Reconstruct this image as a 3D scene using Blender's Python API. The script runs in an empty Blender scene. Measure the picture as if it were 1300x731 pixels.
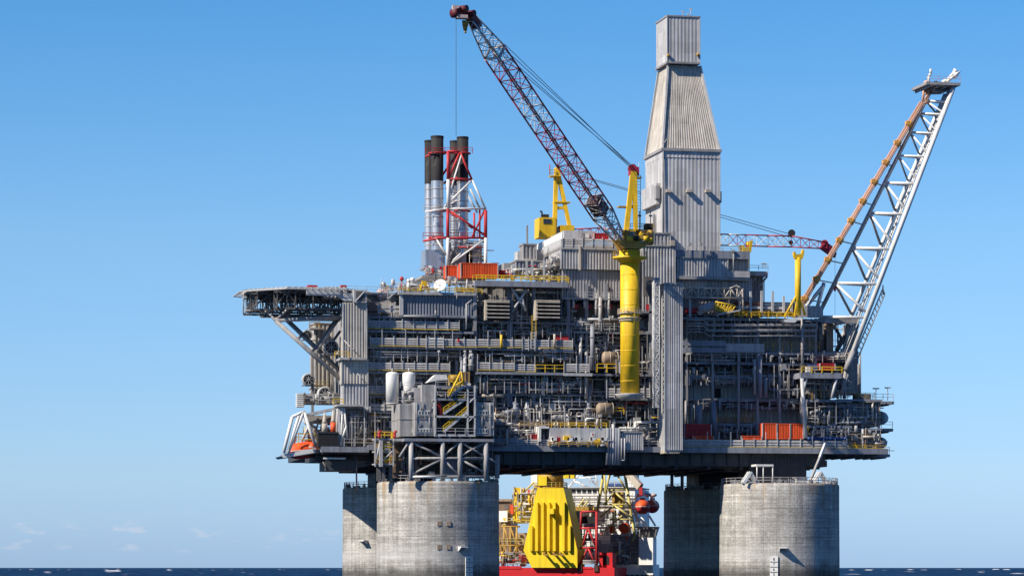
import bpy, math, random
import numpy as np
from mathutils import Vector
Rd = math.radians
random.seed(11)
sc = bpy.context.scene
COL = sc.collection

# ------------------------------------------------------------------ camera
F = 3870.0                 # focal length in photo pixels (photo is 1300 wide)
TH = Rd(12.0)              # the platform front is turned 12 degrees to the view
CU, CV, HC = -110.5, -589.9, 5.0
cam = bpy.data.cameras.new('camera')
camo = bpy.data.objects.new('camera', cam); COL.objects.link(camo)
camo.location = (CU, CV, HC)
camo.rotation_euler = (Rd(90), 0, -TH)
cam.sensor_width = 36.0
cam.lens = 36.0*F/1300.0
cam.shift_y = 354.5/1300.0
cam.clip_start = 1.0; cam.clip_end = 200000.0
sc.camera = camo

# ------------------------------------------------------------------ sky, sun, exposure
SUN_EL = Rd(41)
cs = Vector((-.857, -.515))                               # to the sun, (right, forward) of the camera
su = math.cos(TH)*cs.x + math.sin(TH)*cs.y
sv = -math.sin(TH)*cs.x + math.cos(TH)*cs.y
to_sun = Vector((su*math.cos(SUN_EL), sv*math.cos(SUN_EL), math.sin(SUN_EL))).normalized()
W = bpy.data.worlds.new('World'); sc.world = W; W.use_nodes = True
nt = W.node_tree; N = nt.nodes; L = nt.links
bg = N['Background']; bg.inputs['Strength'].default_value = 0.0965
sky = N.new('ShaderNodeTexSky'); sky.sky_type = 'NISHITA'; sky.sun_disc = False
sky.sun_elevation = SUN_EL
sky.sun_rotation = math.atan2(to_sun.x, to_sun.y)
sky.altitude = 0; sky.air_density = 1.0; sky.dust_density = 0.15; sky.ozone_density = 4.0
# a few faint low clouds near the horizon, mixed into the sky itself
tc = N.new('ShaderNodeTexCoord')
sep = N.new('ShaderNodeSeparateXYZ'); L.new(tc.outputs['Generated'], sep.inputs[0])
mp = N.new('ShaderNodeMapping'); mp.inputs['Scale'].default_value = (110, 110, 380)
L.new(tc.outputs['Generated'], mp.inputs[0])
cn = N.new('ShaderNodeTexNoise'); cn.inputs['Scale'].default_value = 1.0; cn.inputs['Detail'].default_value = 7
L.new(mp.outputs[0], cn.inputs['Vector'])
cr = N.new('ShaderNodeMapRange'); cr.inputs[1].default_value = .56; cr.inputs[2].default_value = .74
L.new(cn.outputs['Fac'], cr.inputs[0])
band = N.new('ShaderNodeValToRGB')
els = band.color_ramp.elements
els[0].position = .004; els[0].color = (0,0,0,1); els[1].position = .0105; els[1].color = (1,1,1,1)
e = els.new(.0165); e.color = (0,0,0,1)
L.new(sep.outputs['Z'], band.inputs[0])
mul = N.new('ShaderNodeMath'); mul.operation = 'MULTIPLY'
L.new(cr.outputs[0], mul.inputs[0]); L.new(band.outputs[0], mul.inputs[1])
mu2 = N.new('ShaderNodeMath'); mu2.operation = 'MULTIPLY'; mu2.inputs[1].default_value = .75
lf = N.new('ShaderNodeVectorMath'); lf.operation = 'DOT_PRODUCT'; lf.inputs[1].default_value = (-math.cos(TH), math.sin(TH), 0)
L.new(tc.outputs['Generated'], lf.inputs[0])
lm = N.new('ShaderNodeMapRange'); lm.inputs[1].default_value = .03; lm.inputs[2].default_value = .10; L.new(lf.outputs['Value'], lm.inputs[0])
mu3 = N.new('ShaderNodeMath'); mu3.operation = 'MULTIPLY'; L.new(mul.outputs[0], mu3.inputs[0]); L.new(lm.outputs[0], mu3.inputs[1])
L.new(mu3.outputs[0], mu2.inputs[0])
# colour of the clear air: pull the low sky towards the pale blue of the day
tint = N.new('ShaderNodeMix'); tint.data_type = 'RGBA'; tint.blend_type = 'MULTIPLY'; tint.inputs[0].default_value = 1.0
SKYRAMP = N.new('ShaderNodeValToRGB')
SK = SKYRAMP.color_ramp.elements
SK[0].position = 0.003; SK[0].color = (.384,.585,1.10,1)
SK[1].position = .031; SK[1].color = (.51,.672,1.02,1)
for p_, c_ in ((.108, (.52,.73,.94,1)), (.18, (.335,.68,.925,1)), (.35, (.20,.37,.70,1))):
    e = SK.new(p_); e.color = c_
L.new(sep.outputs['Z'], SKYRAMP.inputs[0])
L.new(sky.outputs[0], tint.inputs[6]); L.new(SKYRAMP.outputs[0], tint.inputs[7])
cm = N.new('ShaderNodeMix'); cm.data_type = 'RGBA'
cm.inputs[7].default_value = (5.2, 5.0, 5.4, 1)
L.new(mu2.outputs[0], cm.inputs[0]); L.new(tint.outputs[2], cm.inputs[6])
L.new(cm.outputs[2], bg.inputs['Color'])

sl = bpy.data.lights.new('sun', 'SUN'); sl.energy = 5.0; sl.angle = Rd(.5); sl.color = (1.0, .92, .80)
so = bpy.data.objects.new('sun', sl); COL.objects.link(so)
so.rotation_euler = to_sun.to_track_quat('Z', 'Y').to_euler()
so.location = (-200, -200, 300)
vs = sc.view_settings
vs.view_transform = 'Standard'; vs.look = 'None'; vs.gamma = 1; vs.use_curve_mapping = False
vs.exposure = 0.62
sc.cycles.max_bounces = 6

# ------------------------------------------------------------------ pixel -> place helpers
def ray(px):
    r = (px-650)/F
    return math.cos(TH)*r+math.sin(TH), -math.sin(TH)*r+math.cos(TH)
def P(px, py, v):
    du, dv = ray(px); t = (v-CV)/dv
    return Vector((CU+t*du, v, HC+t*(720-py)/F))
def U(px, v): return P(px, 720, v).x
def M(px, v): return (v-CV)/ray(px)[1]/F       # metres per photo pixel there

# ------------------------------------------------------------------ materials
MATS = {}
def mat(name, col, rough=.6, metal=0., dirt=.25, rust=0., streak=.35, scale=1., spec=.4, bump=0., panel=0.):
    m = bpy.data.materials.new(name); m.use_nodes = True
    n = m.node_tree.nodes; l = m.node_tree.links; b = n['Principled BSDF']
    b.inputs['Roughness'].default_value = rough; b.inputs['Metallic'].default_value = metal
    b.inputs['Specular IOR Level'].default_value = spec
    g = n.new('ShaderNodeNewGeometry')
    a = n.new('ShaderNodeTexNoise'); a.inputs['Scale'].default_value = .35*scale; a.inputs['Detail'].default_value = 6; a.inputs['Roughness'].default_value = .65
    l.new(g.outputs['Position'], a.inputs['Vector'])
    mp = n.new('ShaderNodeMapping'); mp.inputs['Scale'].default_value = (1.6*scale, 1.6*scale, .12*scale); l.new(g.outputs['Position'], mp.inputs[0])
    s = n.new('ShaderNodeTexNoise'); s.inputs['Scale'].default_value = 1.; s.inputs['Detail'].default_value = 5; l.new(mp.outputs[0], s.inputs['Vector'])
    def rng(src, lo, hi, o0, o1):
        r = n.new('ShaderNodeMapRange'); r.inputs[1].default_value = lo; r.inputs[2].default_value = hi; r.inputs[3].default_value = o0; r.inputs[4].default_value = o1
        l.new(src, r.inputs[0]); return r.outputs[0]
    d1 = rng(a.outputs['Fac'], .35, .7, 1., 1.-dirt); d2 = rng(s.outputs['Fac'], .4, .75, 1., 1.-streak)
    mm = n.new('ShaderNodeMath'); mm.operation = 'MULTIPLY'; l.new(d1, mm.inputs[0]); l.new(d2, mm.inputs[1])
    mx = n.new('ShaderNodeMix'); mx.data_type = 'RGBA'; mx.blend_type = 'MULTIPLY'; mx.inputs[0].default_value = 1.
    mx.inputs[6].default_value = (*col, 1); l.new(mm.outputs[0], mx.inputs[7])
    out = mx.outputs[2]
    if panel > 0:                                    # sheets of slightly different tone, lapped every few metres
        def snap(axis_scale):
            a_ = n.new('ShaderNodeVectorMath'); a_.operation = 'DIVIDE'; a_.inputs[1].default_value = axis_scale; l.new(g.outputs['Position'], a_.inputs[0])
            b_ = n.new('ShaderNodeVectorMath'); b_.operation = 'FLOOR'; l.new(a_.outputs[0], b_.inputs[0])
            w_ = n.new('ShaderNodeTexWhiteNoise'); w_.noise_dimensions = '3D'; l.new(b_.outputs[0], w_.inputs['Vector']); return w_.outputs['Value']
        p1 = rng(snap((1.05, 1.05, 7.3)), 0, 1, 1-panel, 1+panel*.4); p2 = rng(snap((3.3, 3.3, 2.6)), 0, 1, 1-panel*.6, 1+panel*.3)
        m5 = n.new('ShaderNodeMath'); m5.operation = 'MULTIPLY'; l.new(p1, m5.inputs[0]); l.new(p2, m5.inputs[1])
        m6 = n.new('ShaderNodeMix'); m6.data_type = 'RGBA'; m6.blend_type = 'MULTIPLY'; m6.inputs[0].default_value = 1.
        l.new(out, m6.inputs[6]); l.new(m5.outputs[0], m6.inputs[7]); out = m6.outputs[2]
    if rust > 0:
        r1 = n.new('ShaderNodeTexNoise'); r1.inputs['Scale'].default_value = .8*scale; r1.inputs['Detail'].default_value = 8; l.new(g.outputs['Position'], r1.inputs['Vector'])
        f = rng(r1.outputs['Fac'], .56, .72, 0., rust)
        m2 = n.new('ShaderNodeMix'); m2.data_type = 'RGBA'; l.new(f, m2.inputs[0]); l.new(out, m2.inputs[6]); m2.inputs[7].default_value = (.16, .07, .03, 1)
        out = m2.outputs[2]
    l.new(out, b.inputs['Base Color'])
    rr = rng(a.outputs['Fac'], .3, .7, rough*.8, min(1, rough*1.25)); l.new(rr, b.inputs['Roughness'])
    if bump > 0:
        bp = n.new('ShaderNodeBump'); bp.inputs['Strength'].default_value = bump; bp.inputs['Distance'].default_value = .1
        l.new(s.outputs['Fac'], bp.inputs['Height']); l.new(bp.outputs[0], b.inputs['Normal'])
    MATS[name] = m; return m
mat('grey', (.44,.425,.41), rust=.3)
mat('light', (.50,.50,.495), rust=.2, dirt=.2)
mat('module_grey', (.38,.375,.375), dirt=.3, streak=.45, rust=.3, panel=.2)
mat('mid', (.33,.32,.315), rust=.35)
mat('blue_grey', (.25,.265,.30), rust=.2)
mat('dark', (.14,.135,.13), rust=.35)
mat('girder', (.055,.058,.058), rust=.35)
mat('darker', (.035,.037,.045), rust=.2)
mat('white', (.72,.71,.67), dirt=.15, streak=.2, rust=.08)
mat('cladding', (.52,.505,.495), dirt=.15, streak=.22, rough=.5, rust=.1, panel=.22)
mat('cladding_warm', (.56,.51,.44), dirt=.2, streak=.3, rough=.5, rust=.14, panel=.18)
mat('cladding_grey', (.43,.42,.42), dirt=.2, streak=.3, rough=.5, rust=.14, panel=.22)
mat('beige', (.50,.44,.36), rust=.2)
mat('yellow', (.80,.50,.015), dirt=.22, streak=.3, rust=.22, rough=.5)
mat('lemon', (.84,.62,.02), dirt=.15, streak=.22, rust=.08, rough=.5)
mat('ship_white', (.86,.85,.82), dirt=.08, streak=.12, rust=.08)
mat('pale_yellow', (.62,.52,.16), dirt=.2, streak=.25, rust=.2)
mat('toe_yellow', (.55,.38,.05), dirt=.4, streak=.4, rust=.3)
mat('ochre', (.45,.27,.05), dirt=.3, rust=.4)
mat('red', (.50,.025,.03), dirt=.25, rust=.15)
mat('ship_red', (.62,.012,.018), dirt=.2, streak=.2)
mat('orange', (.78,.10,.02), dirt=.2, streak=.3, rust=.12)
mat('dark_maroon', (.12,.010,.018), dirt=.3, rust=.2)
mat('maroon', (.37,.02,.045), dirt=.3, rust=.15)
mat('tan', (.36,.27,.19), dirt=.3, rust=.4)
mat('brown', (.26,.18,.12), dirt=.3, rust=.5)
mat('drill_steel', (.10,.045,.04), dirt=.4)
mat('black', (.016,.016,.018), dirt=.3, rough=.7)
mat('stack_black', (.022,.02,.021), dirt=.3, rough=.75)
mat('silver', (.62,.62,.63), rough=.38, metal=.75, dirt=.2, streak=.3)
mat('blue', (.03,.09,.30))
mat('flare_orange', (.74,.40,.26), dirt=.2, streak=.2)
mat('flange_orange', (.75,.36,.08), dirt=.2)
mat('glass', (.02,.025,.035), rough=.12, dirt=0, streak=0, spec=.6)
mat('rope', (.05,.05,.055), rough=.8)
mat('pinkish', (.55,.42,.40), dirt=.2)

def concrete():
    m = bpy.data.materials.new('concrete'); m.use_nodes = True
    n = m.node_tree.nodes; l = m.node_tree.links; b = n['Principled BSDF']
    b.inputs['Roughness'].default_value = .85; b.inputs['Specular IOR Level'].default_value = .25
    uv = n.new('ShaderNodeUVMap')
    def noise(sx, sy, sc_, det, rough=.6):
        mp = n.new('ShaderNodeMapping'); mp.inputs['Scale'].default_value = (sx, sy, 1); l.new(uv.outputs[0], mp.inputs[0])
        t = n.new('ShaderNodeTexNoise'); t.inputs['Scale'].default_value = sc_; t.inputs['Detail'].default_value = det; t.inputs['Roughness'].default_value = rough
        l.new(mp.outputs[0], t.inputs['Vector']); return t.outputs['Fac']
    def rng(src, lo, hi, o0, o1):
        r = n.new('ShaderNodeMapRange'); r.inputs[1].default_value = lo; r.inputs[2].default_value = hi; r.inputs[3].default_value = o0; r.inputs[4].default_value = o1
        l.new(src, r.inputs[0]); return r.outputs[0]
    def mulf(a, c):
        t = n.new('ShaderNodeMath'); t.operation = 'MULTIPLY'; l.new(a, t.inputs[0]); l.new(c, t.inputs[1]); return t.outputs[0]
    def brick(w, h, lo, ms):
        br = n.new('ShaderNodeTexBrick'); br.inputs['Scale'].default_value = 1.; br.offset = 0
        br.inputs['Color1'].default_value = (.90,.90,.90,1); br.inputs['Color2'].default_value = (1.10,1.10,1.10,1); br.inputs['Mortar'].default_value = (lo,lo,lo,1)
        br.inputs['Mortar Size'].default_value = ms; br.inputs['Mortar Smooth'].default_value = .3; br.inputs['Brick Width'].default_value = w; br.inputs['Row Height'].default_value = h
        wv = n.new('ShaderNodeVectorMath'); wv.operation = 'ADD'; l.new(uv.outputs[0], wv.inputs[0]); wv.inputs[1].default_value = (w*.37, h*.21, 0)
        l.new(wv.outputs[0], br.inputs['Vector']); return br.outputs['Color']
    b1 = brick(1.32, 2.9, .60, .05); b2 = brick(5.3, .62, .74, .045)
    brm = n.new('ShaderNodeMix'); brm.data_type = 'RGBA'; brm.blend_type = 'MULTIPLY'; brm.inputs[0].default_value = 1; l.new(b1, brm.inputs[6]); l.new(b2, brm.inputs[7])
    vert = rng(noise(.9, .03, 1., 7, .7), .34, .66, 1.16, .66)     # run-off streaks
    pour = rng(noise(.05, 1.3, 1., 6, .72), .34, .66, 1.20, .74)   # pour bands
    spot = rng(noise(.22, .30, 1., 9, .72), .35, .68, 1.18, .70)
    fine = rng(noise(1.6, 2.6, 1., 6, .7), .34, .66, 1.25, .74)
    f = mulf(mulf(vert, pour), mulf(spot, fine))
    geo = n.new('ShaderNodeNewGeometry'); sp = n.new('ShaderNodeSeparateXYZ'); l.new(geo.outputs['Position'], sp.inputs[0])
    wob = n.new('ShaderNodeMath'); wob.operation = 'MULTIPLY_ADD'; wob.inputs[1].default_value = 3.
    l.new(noise(.25, .25, 1., 6), wob.inputs[0]); l.new(sp.outputs['Z'], wob.inputs[2])
    wet = rng(wob.outputs[0], 5.4, 7.3, .30, 1.)                 # weed and wet concrete of the splash zone
    salt = n.new('ShaderNodeValToRGB'); se = salt.color_ramp.elements
    se[0].position = .30; se[0].color = (0,0,0,1); se[1].position = .345; se[1].color = (1,1,1,1); x = se.new(.46); x.color = (0,0,0,1)
    l.new(rng(wob.outputs[0], 0, 25, 0, 1), salt.inputs[0])
    f = mulf(f, wet)
    mx = n.new('ShaderNodeMix'); mx.data_type = 'RGBA'; mx.blend_type = 'MULTIPLY'; mx.inputs[0].default_value = 1
    mx.inputs[6].default_value = (.40,.38,.345,1); l.new(f, mx.inputs[7])
    m3 = n.new('ShaderNodeMix'); m3.data_type = 'RGBA'; m3.blend_type = 'MULTIPLY'; m3.inputs[0].default_value = .8
    l.new(mx.outputs[2], m3.inputs[6]); l.new(brm.outputs[2], m3.inputs[7])
    # pale salt band above the splash zone
    ms = n.new('ShaderNodeMix'); ms.data_type = 'RGBA'; l.new(m3.outputs[2], ms.inputs[6]); ms.inputs[7].default_value = (.47,.46,.44,1)
    sf = n.new('ShaderNodeMath'); sf.operation = 'MULTIPLY'; sf.inputs[1].default_value = .45; l.new(salt.outputs[0], sf.inputs[0]); l.new(sf.outputs[0], ms.inputs[0])
    # rust stains running down from the rim
    rr = mulf(rng(noise(.55, .06, 1., 6), .50, .68, 0., .85), rng(sp.outputs['Z'], 15.0, 21.5, 0., 1.))
    m4 = n.new('ShaderNodeMix'); m4.data_type = 'RGBA'; l.new(rr, m4.inputs[0]); l.new(ms.outputs[2], m4.inputs[6]); m4.inputs[7].default_value = (.30,.19,.08,1)
    l.new(m4.outputs[2], b.inputs['Base Color'])
    bp = n.new('ShaderNodeBump'); bp.inputs['Strength'].default_value = .5; bp.inputs['Distance'].default_value = .08
    l.new(f, bp.inputs['Height']); l.new(bp.outputs[0], b.inputs['Normal'])
    MATS['concrete'] = m
concrete()

def seamat():
    m = bpy.data.materials.new('sea_water'); m.use_nodes = True
    n = m.node_tree.nodes; l = m.node_tree.links; b = n['Principled BSDF']
    b.inputs['Roughness'].default_value = .5; b.inputs['IOR'].default_value = 1.33; b.inputs['Specular IOR Level'].default_value = .04
    at = n.new('ShaderNodeAttribute'); at.attribute_name = 'foam'
    g = n.new('ShaderNodeNewGeometry')
    t = n.new('ShaderNodeTexNoise'); t.inputs['Scale'].default_value = .12; t.inputs['Detail'].default_value = 8; t.inputs['Roughness'].default_value = .7
    l.new(g.outputs['Position'], t.inputs['Vector'])
    cr = n.new('ShaderNodeValToRGB'); c = cr.color_ramp.elements
    c[0].position = .35; c[0].color = (.004,.016,.048,1); c[1].position = .7; c[1].color = (.010,.036,.085,1)
    l.new(t.outputs['Fac'], cr.inputs[0])
    f2 = n.new('ShaderNodeMath'); f2.operation = 'MULTIPLY'; l.new(at.outputs['Fac'], f2.inputs[0])
    r = n.new('ShaderNodeMapRange'); r.inputs[1].default_value = .38; r.inputs[2].default_value = .5; l.new(t.outputs['Fac'], r.inputs[0]); l.new(r.outputs[0], f2.inputs[1])
    mx = n.new('ShaderNodeMix'); mx.data_type = 'RGBA'; l.new(f2.outputs[0], mx.inputs[0]); l.new(cr.outputs[0], mx.inputs[6]); mx.inputs[7].default_value = (.8,.82,.84,1)
    l.new(mx.outputs[2], b.inputs['Base Color'])
    MATS['sea_water'] = m
seamat()

# ------------------------------------------------------------------ mesh builder
class MB:
    def __init__(s): s.v = []; s.f = []; s.mi = []; s.sm = []; s.cur = 0
    def add(s, vs_, fs, smooth=False):
        o = len(s.v); s.v += [Vector(x) for x in vs_]
        for i, f in enumerate(fs):
            s.f.append([o+k for k in f]); s.mi.append(s.cur)
            s.sm.append(smooth if isinstance(smooth, bool) else smooth[i])
    def hexa(s, p):      # 4 bottom (ccw from above), 4 top
        s.add(p, [(3,2,1,0),(4,5,6,7),(0,1,5,4),(1,2,6,5),(2,3,7,6),(3,0,4,7)])
    def box(s, x0, x1, y0, y1, z0, z1):
        if x0 > x1: x0, x1 = x1, x0
        if y0 > y1: y0, y1 = y1, y0
        if z0 > z1: z0, z1 = z1, z0
        s.hexa([(x0,y0,z0),(x1,y0,z0),(x1,y1,z0),(x0,y1,z0),(x0,y0,z1),(x1,y0,z1),(x1,y1,z1),(x0,y1,z1)])
    def beam(s, p, q, w, h=None):
        p = Vector(p); q = Vector(q); h = h or w; d = (q-p).normalized()
        up = Vector((0,0,1)) if abs(d.z) < .95 else Vector((0,1,0))
        a = d.cross(up).normalized()*w/2; b = a.cross(d).normalized()*h/2
        s.hexa([p-a-b, p+a-b, q+a-b, q-a-b, p-a+b, p+a+b, q+a+b, q-a+b])
    def tube(s, p, q, r, n=8, r2=None, caps=True):
        p = Vector(p); q = Vector(q); d = q-p
        if d.length < 1e-6: return
        d.normalize(); r2 = r if r2 is None else r2
        up = Vector((0,0,1)) if abs(d.z) < .95 else Vector((1,0,0))
        a = d.cross(up).normalized(); b = d.cross(a)
        vs_ = []
        for i in range(n):
            t = 2*math.pi*i/n; o = a*math.cos(t)+b*math.sin(t)
            vs_.append(p+o*r)
        for i in range(n):
            t = 2*math.pi*i/n; o = a*math.cos(t)+b*math.sin(t)
            vs_.append(q+o*r2)
        fs = [(i, (i+1) % n, n+(i+1) % n, n+i) for i in range(n)]; sm = [True]*n
        if caps: fs += [tuple(range(n))[::-1], tuple(range(n, 2*n))]; sm += [False, False]
        s.add(vs_, fs, sm)
    def path(s, pts, r, n=6):
        for a, b in zip(pts[:-1], pts[1:]): s.tube(a, b, r, n)
    def lathe(s, c, prof, n=24, axis='z', caps=True, smooth=True):
        c = Vector(c); vs_ = []
        for r, h in prof:
            for i in range(n):
                t = 2*math.pi*i/n; x = r*math.cos(t); y = r*math.sin(t)
                if axis == 'z': vs_.append(c+Vector((x, y, h)))
                elif axis == 'x': vs_.append(c+Vector((h, x, y)))
                elif axis == '-y': vs_.append(c+Vector((x, -h, y)))
        k = len(prof); fs = []; sm = []
        for j in range(k-1):
            for i in range(n):
                fs.append((j*n+i, j*n+(i+1) % n, (j+1)*n+(i+1) % n, (j+1)*n+i)); sm.append(smooth)
        if caps:
            fs += [tuple(range(n))[::-1], tuple(range((k-1)*n, k*n))]; sm += [False, False]
        s.add(vs_, fs, sm)
    def prism(s, poly, d):       # polygon of points extruded by vector d
        n = len(poly); d = Vector(d); poly = [Vector(p) for p in poly]
        s.add(poly+[p+d for p in poly], [tuple(range(n))[::-1], tuple(range(n, 2*n))]+[(i, (i+1) % n, n+(i+1) % n, n+i) for i in range(n)])
    def corr(s, a, b, c, d, n, dep):   # trapezoidal sheet a-b bottom, d-c top, ribs pushed out along the normal
        a, b, c, d = map(Vector, (a, b, c, d))
        nr = (b-a).cross(d-a).normalized()
        ts = []
        for i in range(n):
            for f, o in ((0, 0), (.42, 0), (.52, 1), (.9, 1)): ts.append(((i+f)/n, o))
        ts.append((1, 0))
        vs_ = []
        for t, o in ts: vs_.append(a.lerp(b, t)+nr*o*dep)
        for t, o in ts: vs_.append(d.lerp(c, t)+nr*o*dep)
        k = len(ts)
        s.add(vs_, [(i, i+1, k+i+1, k+i) for i in range(k-1)])
    def build(s, name, m='grey', parent=None):
        if not s.v: return None
        root = parent
        while root is not None and root.parent is not None: root = root.parent
        if root is None:
            xs = [p.x for p in s.v]; ys = [p.y for p in s.v]; zs = [p.z for p in s.v]
            loc = Vector(((min(xs)+max(xs))/2, (min(ys)+max(ys))/2, min(zs)))
        else: loc = Vector(root.location)
        me = bpy.data.meshes.new(name)
        me.from_pydata([tuple(p-loc) for p in s.v], [], s.f)
        for k in (m if isinstance(m, (list, tuple)) else [m]): me.materials.append(MATS[k])
        me.polygons.foreach_set('material_index', s.mi); me.polygons.foreach_set('use_smooth', s.sm)
        o = bpy.data.objects.new(name, me); COL.objects.link(o)
        if parent is None: o.location = loc
        else: o.parent = parent
        return o
def tag(o, label, cat, group=None, kind=None):
    if label: o['label'] = label
    if cat: o['category'] = cat
    if group: o['group'] = group
    if kind: o['kind'] = kind
    return o
def thing(name, label, cat, loc, group=None):
    o = bpy.data.objects.new(name, None); COL.objects.link(o); o.location = Vector(loc); o.empty_display_size = .5
    return tag(o, label, cat, group)
def pbox(mb, x0, x1, y0, y1, v, dep):       # box whose front face fills those photo pixels at depth v
    xm = (x0+x1)/2
    mb.box(U(x0, v), U(x1, v), v, v+dep, P(xm, y1, v).z, P(xm, y0, v).z)
def part(name, m, root, x0, x1, y0, y1, v, dep):
    mb = MB(); pbox(mb, x0, x1, y0, y1, v, dep); return mb.build(name, m, root)
def rail(root, x0, x1, y, v, m='yellow', h=1.15, v2=None, name='railing', r=.05):
    v2 = v if v2 is None else v2
    a = P(x0, y, v); b = P(x1, y, v2); b.z = a.z if v2 == v else b.z
    mb = rail_mb(a, b, h, r); return mb.build(name, m, root)
def rail_mb(a, b, h=1.15, r=.05, mb=None):
    mb = mb or MB(); n = max(1, int((b-a).length/1.8)); z = Vector((0, 0, 1))
    for k in (h, h*.55): mb.beam(a+z*k, b+z*k, r*1.6)
    for i in range(n+1):
        p = a.lerp(b, i/n); mb.beam(p, p+z*h, r*1.8)
    return mb
def windwall(root, x0, x1, y0, y1, v, kick=True, m='grey', slats=4, posts=15, pm='light'):
    """slatted wind wall along a walkway, posts in front, yellow toe board"""
    xm = (x0+x1)/2; u0, u1 = U(x0, v), U(x1, v); zb, zt = P(xm, y1, v).z, P(xm, y0, v).z
    mb = MB(); H = zt-zb
    for i in range(slats):
        a = zb+H*(i+.04)/slats; b = zb+H*(i+.86)/slats
        mb.hexa([(u0,v,a),(u1,v,a),(u1,v+.06,a),(u0,v+.06,a),(u0,v+.10,b),(u1,v+.10,b),(u1,v+.16,b),(u0,v+.16,b)])
    mb.cur = 1; n = max(2, int(round((x1-x0)/posts)))
    for i in range(n+1):
        u = u0+(u1-u0)*i/n; mb.box(u-.06, u+.06, v-.12, v-.005, zb-.25, zt+.35+random.choice((0,0,.0,1.2)))
    o = mb.build('wind_wall', [m, pm], root)
    if kick:
        mb = MB(); mb.box(u0, u1, v-.17, v-.13, zb-.05, zb+.16); mb.build('toe_board', 'toe_yellow', o)
    return o
def stanchions(root, x0, x1, y0, y1, v, step=9):
    x = x0+random.uniform(0, step)
    while x < x1:
        a = P(x, y1, v); b = P(x, y0+random.choice((0, 0, 0, .35, .6))*(y1-y0), v); r = random.choice((.05, .06, .08))
        mm = random.choices(('light', 'grey', 'mid', 'white'), (40, 40, 18, 3))[0]
        addstuff(root, lambda k: k.box(a.x-r, a.x+r, v, v+.12, a.z, b.z), mm)
        x += random.uniform(.4, 1.7)*step
PIPES = {}
STUFF = {}
PAL = ['mid', 'grey', 'light', 'white', 'blue_grey', 'dark', 'brown', 'yellow', 'silver', 'red', 'beige', 'tan']
PW = [26, 24, 15, 2.5, 7, 8, 5, 1.8, 4, .8, 6, 4]
def addpipe(root, pts, r, m, n=6):
    k = root.name; PIPES[k] = PIPES.get(k, 0)
    if PIPES[k] < 90 and r > .13:
        mb = MB(); mb.path(pts, r, n); mb.build('pipe', m, root); PIPES[k] += 1
    else:
        mb = STUFF.setdefault(k, (root, MB()))[1]; mb.cur = PAL.index(m); mb.path(pts, r, n)
def addstuff(root, fn, m):
    mb = STUFF.setdefault(root.name, (root, MB()))[1]; mb.cur = PAL.index(m); fn(mb)
def flush_stuff():
    for k, (root, mb) in STUFF.items():
        o = mb.build('pipework', PAL, root); o['kind'] = 'stuff'
def fill(root, x0, x1, y0, y1, v0, v1, nh, nv, nb=0, rmax=.26, pal=None, w=None):
    """process pipework between two decks: runs, risers, valves and small boxes"""
    pal = pal or PAL; w = w or PW
    for i in range(nh):
        v = random.uniform(v0, v1); x = random.uniform(x0-6, x1-10); ln = random.choice((12, 20, 30, 45, 70))
        xa = max(x, x0); xb = min(x+ln, x1); y = random.uniform(y0+.5, y1-1.5); r = random.choice((.05,.06,.07,.08,.1,.12,.15,rmax))
        if xb-xa < 4: continue
        a = P(xa, y, v); b = P(xb, y, v); b.z = a.z; pts = [a, b]
        if random.random() < .6:
            yy = random.uniform(y0, y1); c = Vector((b.x, b.y, P(xb, yy, v).z)); pts.append(c)
            if random.random() < .4: pts.append(c+Vector((random.uniform(1, 3), 0, 0)))
        if random.random() < .4: pts.insert(0, Vector((a.x, a.y, P(xa, random.uniform(y0, y1), v).z)))
        if random.random() < .3: pts.insert(0, pts[0]+Vector((0, 2, 0)))
        addpipe(root, pts, r, random.choices(pal, w)[0])
        if r >= .12:                                   # flange and valve wheel
            q = a.lerp(b, random.random()); mm = random.choices(pal, w)[0]
            addstuff(root, lambda k: (k.tube(q-Vector((.12,0,0)), q+Vector((.12,0,0)), r*1.7, 8), k.tube(q, q+Vector((0,-.1,.6)), .06, 5), k.tube(q+Vector((-.0,-.1,.6)), q+Vector((0,-.16,.62)), .32, 8)), mm)
    for i in range(nv):
        v = random.uniform(v0, v1); x = random.uniform(x0, x1); ya = random.uniform(y0, y0+(y1-y0)*.4); yb = random.choice((y1, random.uniform(y0+(y1-y0)*.5, y1)))
        a = P(x, ya, v); b = P(x, yb, v); r = random.choice((.05,.06,.08,.1,.14,rmax)); b.x = a.x
        addpipe(root, [a, b], r, random.choices(pal, w)[0])
    for i in range(nb):
        v = random.uniform(v0, v1); x = random.uniform(x0, x1-4); y = random.uniform(y0+2, y1); s = random.uniform(.4, 1.6); h = random.uniform(.4, 1.5)
        a = P(x, y, v); mm = random.choices(pal, w)[0]
        if random.random() < .5: addstuff(root, lambda k: k.box(a.x, a.x+s, v, v+random.uniform(.4, 1), a.z, a.z+h), mm)
        elif random.random() < .5: addstuff(root, lambda k: k.lathe(a, [(.01,-.1),(h*.3,0),(h*.3,h),(.01,h+.15)], 10), mm)
        else: addstuff(root, lambda k: k.lathe(a, [(.01,-.1),(h*.3,0),(h*.3,s*1.5),(.01,s*1.5+.12)], 10, 'x'), mm)
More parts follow.
